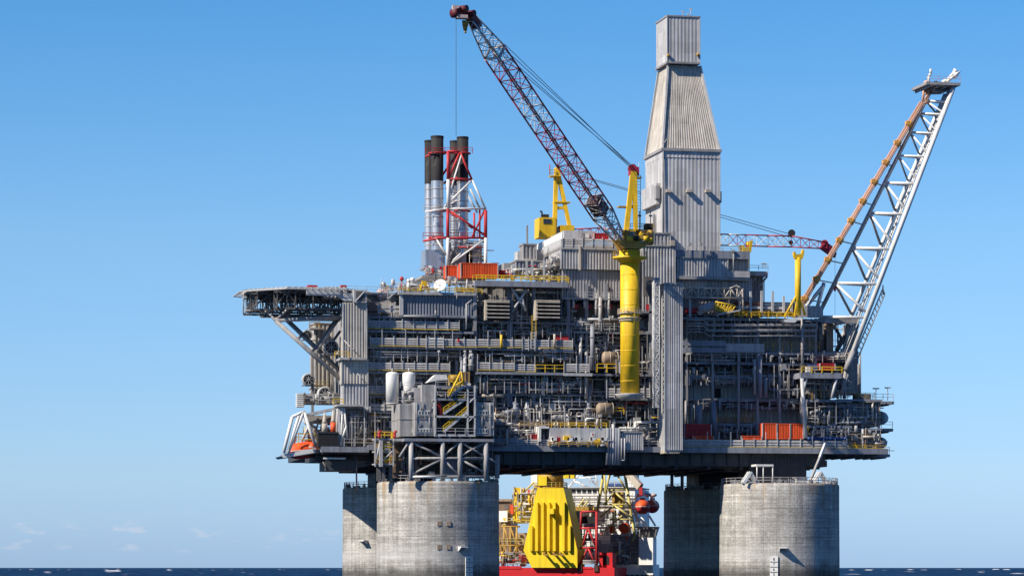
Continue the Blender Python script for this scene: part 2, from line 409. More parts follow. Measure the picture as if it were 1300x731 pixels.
def lattice(chs, che, n, rc, rb, mbc, mbb):
    """chords from chs[i] to che[i]; n bays of horizontals and diagonals on each face"""
    k = len(chs)
    for a, b in zip(chs, che): mbc.tube(a, b, rc, 6)
    for j in range(k):
        a0, b0, a1, b1 = chs[j], che[j], chs[(j+1) % k], che[(j+1) % k]
        for i in range(n):
            t0, t1 = i/n, (i+1)/n
            p, q = a0.lerp(b0, t0), a1.lerp(b1, t0)
            mbb.tube(p, q, rb, 5, caps=False)
            if (i+j) % 2: mbb.tube(p, a1.lerp(b1, t1), rb, 5, caps=False)
            else: mbb.tube(q, a0.lerp(b0, t1), rb, 5, caps=False)
        mbb.tube(b0, b1, rb, 5, caps=False)

# ------------------------------------------------------------------ the sea (real waves where the camera sees it)
def make_sea():
    rs = np.concatenate([np.geomspace(3, 1300, 40)[:-1], np.geomspace(1300, 7000, 420)[:-1], np.geomspace(7000, 90000, 40)])
    fwd = math.pi/2-TH
    dense = np.linspace(-Rd(12.5), Rd(12.5), 640); rest = np.linspace(Rd(12.5), 2*math.pi-Rd(12.5), 62)[1:-1]
    ang = fwd-np.concatenate([dense, rest])
    A, Rr = np.meshgrid(ang, rs)
    X = CU+Rr*np.cos(A); Y = CV+Rr*np.sin(A)
    rng = np.random.default_rng(5); Z = np.zeros_like(X); sl_ = np.zeros_like(X)
    for i in range(46):
        wl = rng.uniform(14, 75); th = rng.normal(Rd(-60), .75); k = 2*math.pi/wl; ph = rng.uniform(0, 6.28); am = .0034*wl*rng.uniform(.5, 1.2)
        w_ = k*(X*math.cos(th)+Y*math.sin(th))+ph
        Z += am*(np.sin(w_)+.25*np.sin(2*w_+1.2))
    Z *= np.clip((16000-Rr)/9000, 0, 1)*np.clip((Rr-150)/500, 0, 1)
    m = np.zeros_like(X); m[:, :640] = 1; Z = Z*m
    foam = np.clip((Z-1.86)/.3, 0, 1)
    nr, na = X.shape
    V = np.stack([X, Y, Z], -1).reshape(-1, 3)
    idx = np.arange(nr*na).reshape(nr, na); nx = np.roll(idx, -1, 1)
    Fc = np.stack([idx[:-1], nx[:-1], nx[1:], idx[1:]], -1).reshape(-1, 4)[:, ::-1]
    V = np.vstack([V, [[CU, CV, 0]]]); c = nr*na
    tri = [(int(nx[0, i]), int(idx[0, i]), c)[::-1] for i in range(na)]
    me = bpy.data.meshes.new('sea'); me.from_pydata(V.tolist(), [], Fc.tolist()+[t[::-1] for t in tri])
    at = me.attributes.new('foam', 'FLOAT', 'POINT'); at.data.foreach_set('value', np.append(foam.reshape(-1), 0).astype(np.float32))
    me.polygons.foreach_set('use_smooth', [True]*len(me.polygons))
    me.materials.append(MATS['sea_water'])
    o = bpy.data.objects.new('sea', me); COL.objects.link(o); o['kind'] = 'structure'
make_sea()
# ------------------------------------------------------------------ clad boxes
def cladbox(name, m, root, x0, x1, y0, y1, v, dep, pitch=.62, rib=.22, roof=True):
    xm = (x0+x1)/2; u0, u1 = U(x0, v), U(x1, v); zb, zt = P(xm, y1, v).z, P(xm, y0, v).z
    return cladbox_m(name, m, root, u0, u1, v, v+dep, zb, zt, pitch, rib, roof)
def cladbox_m(name, m, root, u0, u1, va, vb, zb, zt, pitch=.62, rib=.22, roof=True):
    mb = MB(); e = rib+.02
    mb.box(u0+e, u1-e, va+e, vb-e, zb, zt-.02)
    nf = max(2, int((u1-u0)/pitch)); ns = max(2, int((vb-va)/pitch))
    mb.corr((u0+e-.01, va+e-.01, zb), (u1-e+.01, va+e-.01, zb), (u1-e+.01, va+e-.01, zt), (u0+e-.01, va+e-.01, zt), nf, rib)
    mb.corr((u0+e-.01, vb-e, zb), (u0+e-.01, va+e, zb), (u0+e-.01, va+e, zt), (u0+e-.01, vb-e, zt), ns, rib)
    mb.corr((u1-e+.01, va+e, zb), (u1-e+.01, vb-e, zb), (u1-e+.01, vb-e, zt), (u1-e+.01, va+e, zt), ns, rib)
    o = mb.build(name, m, root)
    if roof:
        k = MB(); k.box(u0-.12, u1+.12, va-.12, vb+.12, zt-.01, zt+.28); k.build('coping', 'mid', o)
    # corner flashing
    for u in (u0, u1): k = MB(); k.box(u-.09, u+.09, va-.09, va+.09, zb, zt-.03); k.build('corner_flashing', 'light', o)
    return o
def plain_fill(mb, x0, x1, y0, y1, v, dep): pbox(mb, x0, x1, y0, y1, v, dep)
def slab(root, x0, x1, y, v, dep, th=.42, m='blue_grey', name='deck_plate'):
    a = P((x0+x1)/2, y, v); mb = MB()
    mb.box(U(x0, v), U(x1, v), v, v+dep, a.z-th, a.z)
    n = int((U(x1, v)-U(x0, v))/2.2)                      # stiffeners under the plate
    for i in range(n+1):
        u = U(x0, v)+(U(x1, v)-U(x0, v))*(i+.5)/(n+1); mb.box(u-.08, u+.08, v+.15, v+dep-.2, a.z-th-.3, a.z-th)
    return mb.build(name, m, root)
def posts(root, xs, y0, y1, v, m='mid', w=.55, name='column'):
    for x in xs:
        mb = MB(); a = P(x, y1, v); b = P(x, y0, v)
        mb.box(a.x-w/2, a.x+w/2, v, v+.12, a.z, b.z); mb.box(a.x-w/2, a.x+w/2, v+w, v+w+.12, a.z, b.z); mb.box(a.x-.06, a.x+.06, v+.1, v+w+.02, a.z, b.z)
        mb.build(name, m, root)
def brace(root, pts, v, m='mid', r=.22, name='brace'):
    for (xa, ya, xb, yb) in pts:
        mb = MB(); mb.tube(P(xa, ya, v), P(xb, yb, v), r, 8); mb.build(name, m, root)
def ladder(root, x, y0, y1, v, m='light', w=.6, name='ladder', cage=True):
    mb = MB(); a = P(x, y1, v); b = P(x, y0, v)
    for s in (-w/2, w/2): mb.box(a.x+s-.05, a.x+s+.05, v, v+.1, a.z, b.z)
    z = a.z
    while z < b.z: mb.box(a.x-w/2, a.x+w/2, v, v+.07, z, z+.07); z += .6
    return mb.build(name, m, root)
def lamp_small(root, x, y, v, m='white'):
    a = P(x, y, v); mb = MB(); mb.box(a.x-.2, a.x+.2, v-.3, v, a.z-.15, a.z+.2); mb.tube(a, a+Vector((0,.3,-1.2)), .05, 5); mb.build('floodlight', m, root)

# ------------------------------------------------------------------ concrete legs
ZT = P(556, 610, -12).z
LEG_R = 12.0
def text_mesh(txt, size, name, m, root, origin, rot=(math.pi/2, 0, 0)):
    cu = bpy.data.curves.new(name, 'FONT'); cu.body = txt; cu.size = size; cu.align_x = 'CENTER'; cu.align_y = 'CENTER'; cu.extrude = .01
    t = bpy.data.objects.new('tmp', cu); COL.objects.link(t)
    dg = bpy.context.evaluated_depsgraph_get(); me = bpy.data.meshes.new_from_object(t.evaluated_get(dg))
    bpy.data.objects.remove(t); me.materials.clear(); me.materials.append(MATS[m])
    o = bpy.data.objects.new(name, me); COL.objects.link(o)
    top = root
    while top.parent is not None: top = top.parent
    o.parent = root; o.location = Vector(origin)-Vector(top.location); o.rotation_euler = rot
    return o
def leg(u, v, label, board_x=None, uoff=0.):
    root = thing('concrete_leg', label, 'platform leg', (u, v, 0), 'concrete legs of the platform')
    n = 96; zs = [-8, 4, 10, 16, ZT-.5, ZT-.1, ZT]; rs = [LEG_R+.12, LEG_R+.08, LEG_R+.04, LEG_R, LEG_R, LEG_R-.1, LEG_R-.45]
    vs_ = []; fs = []
    for r, z in zip(rs, zs):
        for i in range(n):
            t = 2*math.pi*i/n; vs_.append((r*math.cos(t), r*math.sin(t), z))
    for j in range(len(zs)-1):
        for i in range(n): fs.append((j*n+i, j*n+(i+1) % n, (j+1)*n+(i+1) % n, (j+1)*n+i))
    fs.append(tuple(range((len(zs)-1)*n, len(zs)*n)))
    me = bpy.data.meshes.new('shaft'); me.from_pydata(vs_, [], fs)
    uvl = me.uv_layers.new(name='UVMap')
    for p in me.polygons:
        for li in p.loop_indices:
            x, y, z = me.vertices[me.loops[li].vertex_index].co
            t = math.atan2(y, x)
            c = math.atan2(p.center.y, p.center.x)
            if t-c > math.pi: t -= 2*math.pi
            if c-t > math.pi: t += 2*math.pi
            uvl.data[li].uv = (t*LEG_R+uoff, z) if len(p.vertices) == 4 else (x, y)
        p.use_smooth = len(p.vertices) == 4
    me.materials.append(MATS['concrete'])
    o = bpy.data.objects.new('shaft', me); COL.objects.link(o); o.parent = root
    # rim walkway and railing
    mb = MB(); k = 44; z = Vector((0, 0, 1)); c = Vector((u, v, ZT))
    pts = [c+Vector((math.cos(2*math.pi*i/k)*(LEG_R-.35), math.sin(2*math.pi*i/k)*(LEG_R-.35), 0)) for i in range(k)]
    for i in range(k):
        a, b = pts[i], pts[(i+1) % k]
        for h in (.6, 1.15): mb.beam(a+z*h, b+z*h, .09)
        mb.beam(a, a+z*1.2, .1)
    mb.build('railing', 'mid', root)
    for i in range(30):                                      # pipe ends and lugs round the rim
        mb = MB(); t = random.uniform(0, 6.283); q = c+Vector((math.cos(t)*(LEG_R-.8), math.sin(t)*(LEG_R-.8), 0))
        mb.box(q.x-.2, q.x+random.uniform(.2, .9), q.y-.2, q.y+.3, ZT, ZT+random.uniform(.3, .9))
        mb.build('rim_fitting', 'grey', root)
    return root
def on_leg(u, v, px, off=0.):      # the point of the shaft's surface met by that photo column
    C0 = Vector((u, v)); d = Vector(ray(px)); d.normalize(); o = Vector((CU, CV))
    b = (o-C0).dot(d); r = LEG_R+.1+off; disc = b*b-((o-C0).length_squared-r*r)
    return o+d*(-b-math.sqrt(max(0, disc)))
def draft_board(root, u, v, px, ytop, nums):
    q = on_leg(u, v, px, .12); nrm = (q-Vector((u, v))).normalized(); tan = Vector((-nrm.y, nrm.x))
    mm = (q-Vector((CU, CV))).length/F; zt = HC+(720-ytop)*mm
    mb = MB(); w = .8
    def pt(s, z, o): return (q.x+tan.x*s+nrm.x*o, q.y+tan.y*s+nrm.y*o, z)
    mb.hexa([pt(-w, 1, .1), pt(w, 1, .1), pt(w, 1, -.1), pt(-w, 1, -.1), pt(-w, zt, .1), pt(w, zt, .1), pt(w, zt, -.1), pt(-w, zt, -.1)])
    bd = mb.build('draft_board', 'white', root)
    ang = math.atan2(tan.y, tan.x)
    for i, s in enumerate(nums):
        z = zt-.62-i*1.0
        text_mesh(s, .78, 'draft_number', 'black', bd, pt(.0, z, .13), (math.pi/2, 0, ang))
        k = MB(); k.hexa([pt(-.72, z-.56, .16), pt(.72, z-.56, .16), pt(.72, z-.56, .1), pt(-.72, z-.56, .1), pt(-.72, z-.46, .16), pt(.72, z-.46, .16), pt(.72, z-.46, .1), pt(-.72, z-.46, .1)])
        k.build('draft_line', 'black', bd)
def bracket(root, u, v, px, y, w=.75):
    q = on_leg(u, v, px, 0); nrm = (q-Vector((u, v))).normalized(); tan = Vector((-nrm.y, nrm.x)); mm = (q-Vector((CU, CV))).length/F; z = HC+(720-y)*mm
    def pt(s, zz, o): return (q.x+tan.x*s+nrm.x*o, q.y+tan.y*s+nrm.y*o, zz)
    mb = MB()
    mb.hexa([pt(-w, z-.12, 1.5), pt(w, z-.12, 1.5), pt(w, z-.12, -.3), pt(-w, z-.12, -.3), pt(-w, z+.12, 1.5), pt(w, z+.12, 1.5), pt(w, z+.12, -.3), pt(-w, z+.12, -.3)])
    for s in (-w+.1, w-.1): mb.prism([pt(s-.06, z-.1, 1.4), pt(s-.06, z-.1, -.2), pt(s-.06, z-.9, -.2)], (tan.x*.12, tan.y*.12, 0))
    mb.build('bracket', 'white', root)
FL = leg(0, 0, 'front left concrete leg carrying the grey module with zigzag stairs')
FR = leg(70, 0, 'front right sunlit concrete leg with white slanted frames on its rim', uoff=31.7)
RL = leg(0, 44, 'left rear concrete leg half hidden behind the front left one', uoff=77.1)
RR = leg(70, 44, 'shaded dark concrete leg standing just right of the ship', uoff=118.3)
draft_board(FL, 0, 0, 595.5, 705.5, ['8', '7', '6', '5', '4', '3'])
draft_board(FR, 70, 0, 982.5, 705.5, ['8', '7', '6', '5', '4', '3'])
bracket(FL, 0, 0, 586, 694); bracket(FR, 70, 0, 994, 695)
bracket(RL, 0, 44, 464, 686, .6)
for r_, u_, v_, x_ in ((FL, 0, 0, 558), (FL, 0, 0, 569.5)):
    for y_ in (664, 694):                                   # cast-in pads
        q = on_leg(u_, v_, x_, .02); mb = MB(); mm = (q-Vector((CU, CV))).length/F; zc = HC+(720-y_)*mm
        mb.box(q.x-.42, q.x+.42, q.y-.05, q.y+.5, zc-.45, zc+.45); mb.build('pad', 'tan', r_)
# steel columns that carry the deck above the legs
for root, u, v, xs in ((FR, 70, 0, (-7, 7)), (RL, 0, 44, (-6, 6)), (RR, 70, 44, (-6, 6))):
    mb = MB(); mb.box(u-6, u+6, v+1 if v == 0 else v-5, v+9 if v == 0 else v+5, ZT, ZT+5.5); mb.build('bearing_pedestal', 'darker', root)

# ------------------------------------------------------------------ main deck (box girder with plated edge)
b0 = P(745, 567, 0)
deck = thing('main_deck', 'long dark steel box girder deck that carries all the modules above the legs', 'platform deck', (U(745, 0), 0, P(745, 590, 0).z))
zt_ = P(745, 567, 0).z; zb_ = P(745, 590, 0).z
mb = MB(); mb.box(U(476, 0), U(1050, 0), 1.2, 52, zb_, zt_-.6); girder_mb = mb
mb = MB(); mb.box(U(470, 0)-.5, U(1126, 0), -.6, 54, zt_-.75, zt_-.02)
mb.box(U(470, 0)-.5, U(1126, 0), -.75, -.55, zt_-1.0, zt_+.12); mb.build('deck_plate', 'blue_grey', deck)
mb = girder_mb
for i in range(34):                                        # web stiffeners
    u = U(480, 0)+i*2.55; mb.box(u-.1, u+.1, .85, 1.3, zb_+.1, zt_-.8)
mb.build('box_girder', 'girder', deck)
mb = MB()
for i in range(12):
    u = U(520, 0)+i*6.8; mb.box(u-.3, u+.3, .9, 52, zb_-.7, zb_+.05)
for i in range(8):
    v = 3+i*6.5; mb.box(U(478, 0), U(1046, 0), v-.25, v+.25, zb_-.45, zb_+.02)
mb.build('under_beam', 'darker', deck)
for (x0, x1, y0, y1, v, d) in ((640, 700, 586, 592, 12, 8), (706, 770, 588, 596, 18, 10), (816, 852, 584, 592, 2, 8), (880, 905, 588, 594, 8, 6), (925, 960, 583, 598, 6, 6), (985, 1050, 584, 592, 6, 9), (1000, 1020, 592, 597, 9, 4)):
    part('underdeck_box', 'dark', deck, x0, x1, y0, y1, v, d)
brace(deck, [(925, 585, 955, 596), (955, 596, 990, 586), (994, 584, 1003, 592), (1010, 584, 1003, 592), (1030, 584, 1038, 592)], 4, 'mid', .2)
mb = MB()
for i in range(5): mb.tube(P(645+i*3, 586+i, 5), P(835, 586+i*1.2, 9), .18, 6)
mb.build('underdeck_pipe', 'brown', deck)
# lower deck wind walls along the edge
windwall(deck, 868, 1075, 558, 568, -.4, slats=3, m='grey', posts=14.7, pm='light')
windwall(deck, 656, 697, 557, 567, -.4, kick=False, m='grey', posts=14)
rail(deck, 437, 474, 567, -.3, 'light', 1.6); rail(deck, 440, 474, 566.5, .8, 'ochre', 1.3)
rail(deck, 1075, 1124, 572, -.3, 'yellow', 1.1)
rail(deck, 786, 836, 567, -.3, 'light', 1.2)
part('edge_panel', 'blue_grey', deck, 626, 656, 556, 568, -.45, .2)
# left overhang of the main deck, towards the lifeboats
mb = MB(); za_, zb3 = P(440, 576, 1).z, P(440, 567.5, 1).z; mb.prism([(U(403, 8), 1, za_), (U(470, 0), 1, za_), (U(470, 0), 54, za_), (U(374, 44), 54, za_), (U(374, 40), 40, za_)], (0, 0, zb3-za_)); mb.build('side_overhang', 'girder', deck)
mb = MB(); mb.box(U(400, 8), U(470, 0)-.3, -.3, .9, P(440, 574, 1).z, P(440, 567, 1).z); mb.build('edge_beam', 'blue_grey', deck)
part('underslung_box', 'girder', deck, 414, 453, 584, 597, 2, 9)
part('underslung_platform', 'girder', deck, 400, 470, 576, 585, 5, 14)
part('pale_trough', 'white', deck, 411, 439, 580.5, 582.5, 1.0, .5)
brace(deck, [(410, 586, 416, 597), (452, 576, 453, 626)], 2, 'dark', .16)

# ------------------------------------------------------------------ process modules (left and centre)
VP = 3.0
pm = thing('process_module', 'open steel frame of stacked pipe filled decks left of the tall clad shaft', 'process module', (U(650, VP), VP, zt_))
zr = P(600, 378, VP).z
mb = MB(); mb.box(U(469, VP)+1, U(866, VP), 12.5, 51, zt_, zr-1); mb.box(U(604, VP), U(866, VP), 12.4, 50, zr-1, P(700, 361, VP).z); mb.box(U(469, VP)+1, U(604, VP), 14, 50, zr-1, P(540, 374, VP).z); mb.build('inner_block', 'grey', pm)
# left flank of the block: clad wall, in two steps
cladbox_m('flank_wall', 'cladding_grey', pm, U(469, VP)+.2, U(469, VP)+6, 13, 51.3, P(440, 556, 20).z, P(440, 392, 20).z, 1.2, .3, False)
slab_defs = [ # x0, x1, y, v, depth
    (604, 722, 359, 2.4, 9), (467, 604, 402.5, 4.0, 8), (604, 730, 408.5, 4.5, 8), (466, 606, 420, 2.8, 10), (466, 728, 441.5, 2.2, 10.5),
    (728, 838, 421, 4, 8), (728, 790, 437, 5, 7), (466, 572, 472, 2.4, 10), (604, 752, 473.5, 2.2, 10), (752, 838, 474.5, 3.5, 9),
    (466, 508, 502, 2.6, 9), (612, 770, 500, 4.5, 8), (770, 838, 505, 3.5, 9), (628, 780, 517, 4.6, 8), (628, 838, 533, 4.0, 8.5), (466, 512, 522, 2.2, 10), (628, 838, 549, 5, 8), (440, 512, 545, 4, 9)]
for s_ in slab_defs: slab(pm, *s_)
posts(pm, (469, 488, 512, 534, 556, 580, 604), 403, 567, 4.2, 'mid')
posts(pm, (604, 646, 649, 678, 722, 745, 770, 826), 360, 567, 4.6, 'blue_grey', .6)
posts(pm, (520, 625, 660, 700, 737, 757, 834), 400, 567, 9, 'mid', .5)
# walls set back behind the walkways
for (x0, x1, y0, y1, v, m_) in ((470, 604, 422, 441, 8.2, 'blue_grey'), (472, 560, 445, 470, 9, 'mid'), (520, 604, 403.5, 419, 6.8, 'grey'), (470, 560, 474, 500, 9, 'blue_grey'),
        (645, 700, 411, 432, 9.5, 'dark'), (735, 790, 424, 436, 7.5, 'brown'), (752, 838, 476, 504, 9.5, 'mid'), (650, 700, 520, 532, 8.6, 'grey'), (706, 744, 501, 516, 8.8, 'blue_grey'),
        (628, 690, 535, 548, 9, 'mid'), (760, 830, 535, 548, 8.4, 'grey'), (785, 838, 507, 532, 9.4, 'mid'), (755, 838, 440, 473, 9.5, 'dark'), (610, 676, 443, 472, 10.2, 'dark')):
    part('wall_panel', m_, pm, x0, x1, y0, y1, v, .4)
for i in range(70):
    x = random.uniform(606, 815); y = random.uniform(410, 556); part('wall_panel', random.choice(('mid', 'blue_grey', 'grey', 'grey', 'light', 'brown', 'beige')), pm, x, x+random.uniform(7, 24), y-random.uniform(5, 13), y, random.uniform(9, 11.6), .3)
# small panels: cabinets on the walkways
for i in range(34):
    x = random.uniform(470, 820); y = random.choice((419, 440, 471, 472.5, 501, 516, 532, 548, 566)); v = random.uniform(4.5, 8); w_ = random.uniform(3, 9); h_ = random.uniform(4, 11)
    part('cabinet', random.choice(('grey', 'light', 'blue_grey', 'mid', 'beige')), pm, x, x+w_, y-h_, y-.2, v, 1.)
# wind walls
windwall(pm, 467, 583, 407, 418, 2.6); windwall(pm, 470, 604, 429, 440, 2.0); windwall(pm, 604, 727, 430.5, 441.5, 1.95)
windwall(pm, 466, 571, 460, 470.5, 2.2); windwall(pm, 606, 653, 459.5, 470, 2.0); windwall(pm, 653, 679, 461.5, 472, 2.1, m='grey')
windwall(pm, 716, 748, 461, 471.5, 2.0, kick=False); windwall(pm, 466, 490, 489, 500.5, 2.4)
windwall(pm, 480, 511, 387, 396.5, 3.0, kick=False, m='grey', slats=2); windwall(pm, 483, 511, 374, 381, 5, kick=False, m='grey')
windwall(pm, 782, 792, 453, 473, 2.4, kick=False, posts=10, slats=7, m='cladding'); windwall(pm, 770, 790, 492, 504, 2.6, kick=False, posts=18, m='grey')
windwall(pm, 810, 825, 492, 504, 2.6, kick=False, posts=14, m='grey'); windwall(pm, 470, 505, 512, 521, 1.8, kick=False, m='grey', slats=2)
windwall(pm, 541, 563, 428, 441, 1.8, kick=False, posts=11, m='light'); windwall(pm, 663, 679, 430, 443.5, 1.7, kick=False, posts=8)
part('edge_beam', 'blue_grey', pm, 690, 728, 441.8, 447, 2.0, .5); part('edge_beam', 'blue_grey', pm, 606, 752, 472.5, 475.5, 1.9, .5); part('edge_beam', 'light', pm, 716, 752, 474, 477, 1.6, .4)
part('roof_beam', 'blue_grey', pm, 603, 721, 357, 364, 2.1, .8)
rail(pm, 600, 722, 357, 2.2, 'yellow', 1.2, r=.075); rail(pm, 605, 720, 356.5, 5, 'yellow', 1.2, r=.075)
rail(pm, 680, 716, 472.5, 2.0, 'yellow', 1.5, r=.07); rail(pm, 758, 783, 472.5, 2.4, 'yellow', 1.7, r=.09)
rail(pm, 726, 786, 420.5, 3.8, 'light', 1.2); rail(pm, 604, 730, 408, 4.3, 'light', 1.1); rail(pm, 756, 772, 541, 3.4, 'yellow', 1.4, r=.08); rail(pm, 779, 792, 525, 3.4, 'yellow', 1.2, r=.09)
rail(pm, 690, 760, 516.5, 4.4, 'light', 1.1); rail(pm, 640, 760, 499.5, 4.3, 'grey', 1.1); rail(pm, 792, 838, 474, 3.3, 'grey', 1.1)
rail(pm, 660, 770, 542, -.2, 'ochre', 1.1, r=.08); rail(pm, 505, 540, 500, 5, 'light', 1.1); rail(pm, 700, 722, 446, 3.5, 'yellow', 1.0)
# X brace and the yellow ladder between the louvred intakes
brace(pm, [(650, 366, 667, 393), (668, 368, 650, 396), (662, 376, 667, 395)], 3.4, 'light', .25)
ladder(pm, 678, 400, 430, 2.0, 'yellow', .8); ladder(pm, 677, 421, 442, 1.6, 'white', .9)
mb = MB(); mb.tube(P(636.5, 441, 1.6), P(636.5, 425, 1.6), .24, 8); mb.build('davit_post', 'yellow', pm)
mb = MB(); mb.tube(P(704, 441, 1.6), P(704, 424, 1.6), .24, 8); mb.build('davit_post', 'beige', pm)
mb = MB(); pbox(mb, 706, 722, 426, 431.5, 2.6, 1.2); mb.build('fire_cabinet', 'red', pm)
mb = MB(); pbox(mb, 581, 583.5, 430, 434, 1.6, .3); mb.build('fire_cabinet', 'red', pm)
for x in (597, 590, 557): lamp_small(pm, x, 446, 1.8)
# large risers and ducts
for (x, y0, y1, r, v, m_) in ((598, 449, 470, .5, 2.6, 'grey'), (590, 449, 500, .36, 2.8, 'light'), (586, 452, 520, .3, 3, 'blue_grey'), (752, 414, 470, .45, 3, 'blue_grey'), (744, 447, 506, .35, 3.4, 'grey'), (737, 427, 480, .3, 3.2, 'grey'), (690, 478, 502, .25, 3.6, 'white'), (688, 485, 500, .25, 3.4, 'white'), (748, 490, 530, .5, 4, 'blue_grey'), (716, 515, 541, .3, 3.8, 'mid'), (711, 515, 541, .3, 3.8, 'mid'), (654, 512, 541, .7, 4.2, 'blue_grey'), (669, 512, 538, .5, 4.2, 'light'), (806, 475, 505, .4, 5, 'dark'), (762, 378, 420, .4, 4, 'grey'), (757, 372, 400, .25, 4, 'grey'), (773, 372, 400, .25, 4, 'grey')):
    mb = MB(); a = P(x, y1, v); b = P(x, y0, v); mb.tube(a, b, r, 12); mb.tube(b, b+Vector((0, .01, r*.9)), r, 12, r2=r*.3)
    for t in (.3, .75): c_ = a.lerp(b, t); mb.tube(c_-Vector((0,0,.1)), c_+Vector((0,0,.1)), r*1.3, 12)
    mb.build('riser', m_, pm)
for (xa, xb, y, r, v, m_) in ((640, 672, 451, .22, 2.8, 'light'), (655, 668, 457, .2, 2.9, 'light'), (470, 560, 446, .2, 3, 'light'), (474, 570, 449, .16, 3, 'grey'), (470, 520, 452.5, .16, 3, 'light'), (610, 690, 481, .2, 3.4, 'mid'), (655, 676, 487, .16, 3.4, 'red'), (612, 640, 502, .28, 3.3, 'beige'), (628, 660, 527, .35, 4, 'beige'), (628, 690, 539, .3, 3, 'beige'), (632, 658, 543, .25, 2.6, 'light'), (700, 770, 509, .2, 4, 'light'), (786, 836, 543, .2, 2, 'light'), (788, 815, 546, .16, 2, 'light')):
    mb = MB(); a = P(xa, y, v); b = P(xb, y, v); b.z = a.z; mb.tube(a, b, r, 8)
    n_ = int((b.x-a.x)/2.5)
    for i in range(n_):
        c_ = a.lerp(b, (i+.5)/n_); mb.tube(c_-Vector((.1,0,0)), c_+Vector((.1,0,0)), r*1.6, 8)
        if i % 2: mb.tube(c_, c_+Vector((0, 0, -1.4)), .07, 5)
    mb.build('header_pipe', m_, pm)
for (x0, x1, y0, y1, v0, v1, nh, nv, nb) in ((470, 604, 404, 419, 4.4, 6.5, 12, 8, 14), (470, 604, 443, 459, 3, 8, 46, 26, 10), (470, 604, 422, 430, 4, 7.8, 12, 10, 8), (470, 572, 474, 488, 4, 8, 30, 20, 10), (470, 512, 503, 520, 3.2, 8, 22, 16, 6), (470, 512, 524, 566, 3, 9, 46, 34, 22), (440, 480, 522, 566, 1, 6, 30, 26, 14),
        (606, 730, 363, 406, 6.2, 10, 24, 34, 8), (606, 730, 409, 430, 4.6, 9, 44, 40, 22), (606, 728, 443, 460, 3, 8, 54, 40, 18), (606, 752, 475, 499, 3, 8.5, 80, 64, 24), (625, 770, 501, 516, 4.2, 8.2, 56, 42, 20), (625, 770, 518, 545, 3, 8, 90, 66, 26), (625, 700, 543, 565, 1, 5, 50, 26, 22),
        (728, 790, 404, 420, 4, 7, 36, 26, 14), (728, 788, 423, 437, 4.5, 7, 26, 24, 10), (728, 782, 438, 472, 4, 9, 46, 36, 12), (790, 838, 420, 474, 4, 9, 34, 24, 6), (770, 838, 475, 503, 4.5, 9, 34, 24, 4), (770, 838, 506, 532, 4, 9, 36, 24, 6), (770, 838, 533, 566, 2, 8, 40, 24, 10), (480, 512, 396, 403, 4, 8, 10, 8, 10)):
    fill(pm, x0, x1, y0, y1, v0, v1, int(nh*1.15), int(nv*1.1), int(nb*1.3)); stanchions(pm, x0, x1, y0, y1, v0-.6, 10)

# ------------------------------------------------------------------ drilling support modules (right, in shade)
VD = 9.0
dm = thing('drilling_support_module', 'blue grey module block in deep shade right of the tall clad shaft', 'module', (U(965, VD), VD, zt_))
mb = MB(); mb.box(U(862, VD), U(1062, VD), 13.2, 51, zt_, P(965, 404, VD).z); mb.build('inner_block', 'mid', dm)
cladbox('wall_cladding', 'cladding', dm, 866, 1040, 421, 566, VD+3.5, 3, .9, .22, False)
for (x0, x1, y, v, d) in ((866, 1044, 403.5, 5.5, 12), (866, 1062, 447, 6.5, 7), (868, 962, 477, 7.5, 5), (868, 1062, 506.5, 7.5, 5), (905, 962, 537, 7.5, 5), (866, 1062, 460, 7, 6), (960, 1062, 476, 7, 6), (1040, 1078, 447, 6.5, 10), (1022, 1082, 507, 4, 12), (1026, 1082, 540, 4, 12)):
    slab(dm, x0, x1, y, v, d, .5, 'blue_grey')
for (x0, x1, y0, y1, v, m_) in ((866, 922, 432, 439, 5.4, 'blue_grey'), (866, 922, 441, 447.5, 5.4, 'blue_grey'), (922, 970, 436, 447, 5.8, 'grey'), (1005, 1045, 388, 403, 5, 'grey')):
    part('wall_panel', m_, dm, x0, x1, y0, y1, v, .25)
for (y, x0, x1, v, m_) in ((459, 872, 962, 7, 'grey'), (488, 872, 958, 7.6, 'grey'), (519, 870, 960, 7.4, 'grey'), (519, 976, 1062, 7.4, 'grey'), (446, 970, 1040, 6.3, 'ochre'), (425, 872, 1010, 5.5, 'grey'), (412, 872, 1030, 5.3, 'grey'), (537, 911, 957, 7.3, 'ochre'), (507, 1020, 1064, 3.9, 'ochre')):
    mb = rail_mb(P(x0, y, v), Vector((U(x1, v), v, P(x0, y, v).z)), 2.0, .065); mb.build('railing', m_, dm)
posts(dm, (872, 905, 938, 962, 990, 1018, 1036), 404, 566, 6.4, 'mid', .45)
for (x0, x1, y0, y1, r, v, m_) in ((965, 965, 452, 505, .45, 5.5, 'blue_grey'), (972, 972, 480, 505, .4, 5.7, 'blue_grey'), (958, 958, 456, 500, .25, 5.5, 'grey'), (905, 908, 510, 556, .6, 5.5, 'blue_grey'), (886, 886, 514, 545, .9, 6, 'blue_grey'), (871, 871, 508, 538, .3, 5.4, 'mid'), (879, 876, 512, 538, .25, 5, 'mid'), (1041, 1041, 404, 447, .5, 7, 'dark'), (1018, 1019, 404, 470, .3, 5, 'mid')):
    mb = MB(); a = P(x1, y1, v); b = P(x0, y0, v); mb.tube(a, b, r, 10); mb.tube(a.lerp(b, .4), a.lerp(b, .42), r*1.3, 10); mb.build('riser', m_, dm)
mb = MB()
for i in range(5):
    y = 406.5+i*3.7; pts = [P(872, y, 5), P(893, y, 5), P(900, y+5-(i % 2)*2, 5), P(1036, y+5-(i % 2)*2, 5)]
    mb.path(pts, .11+.03*(i % 3), 6)
mb.build('cable_tray', 'grey', dm)
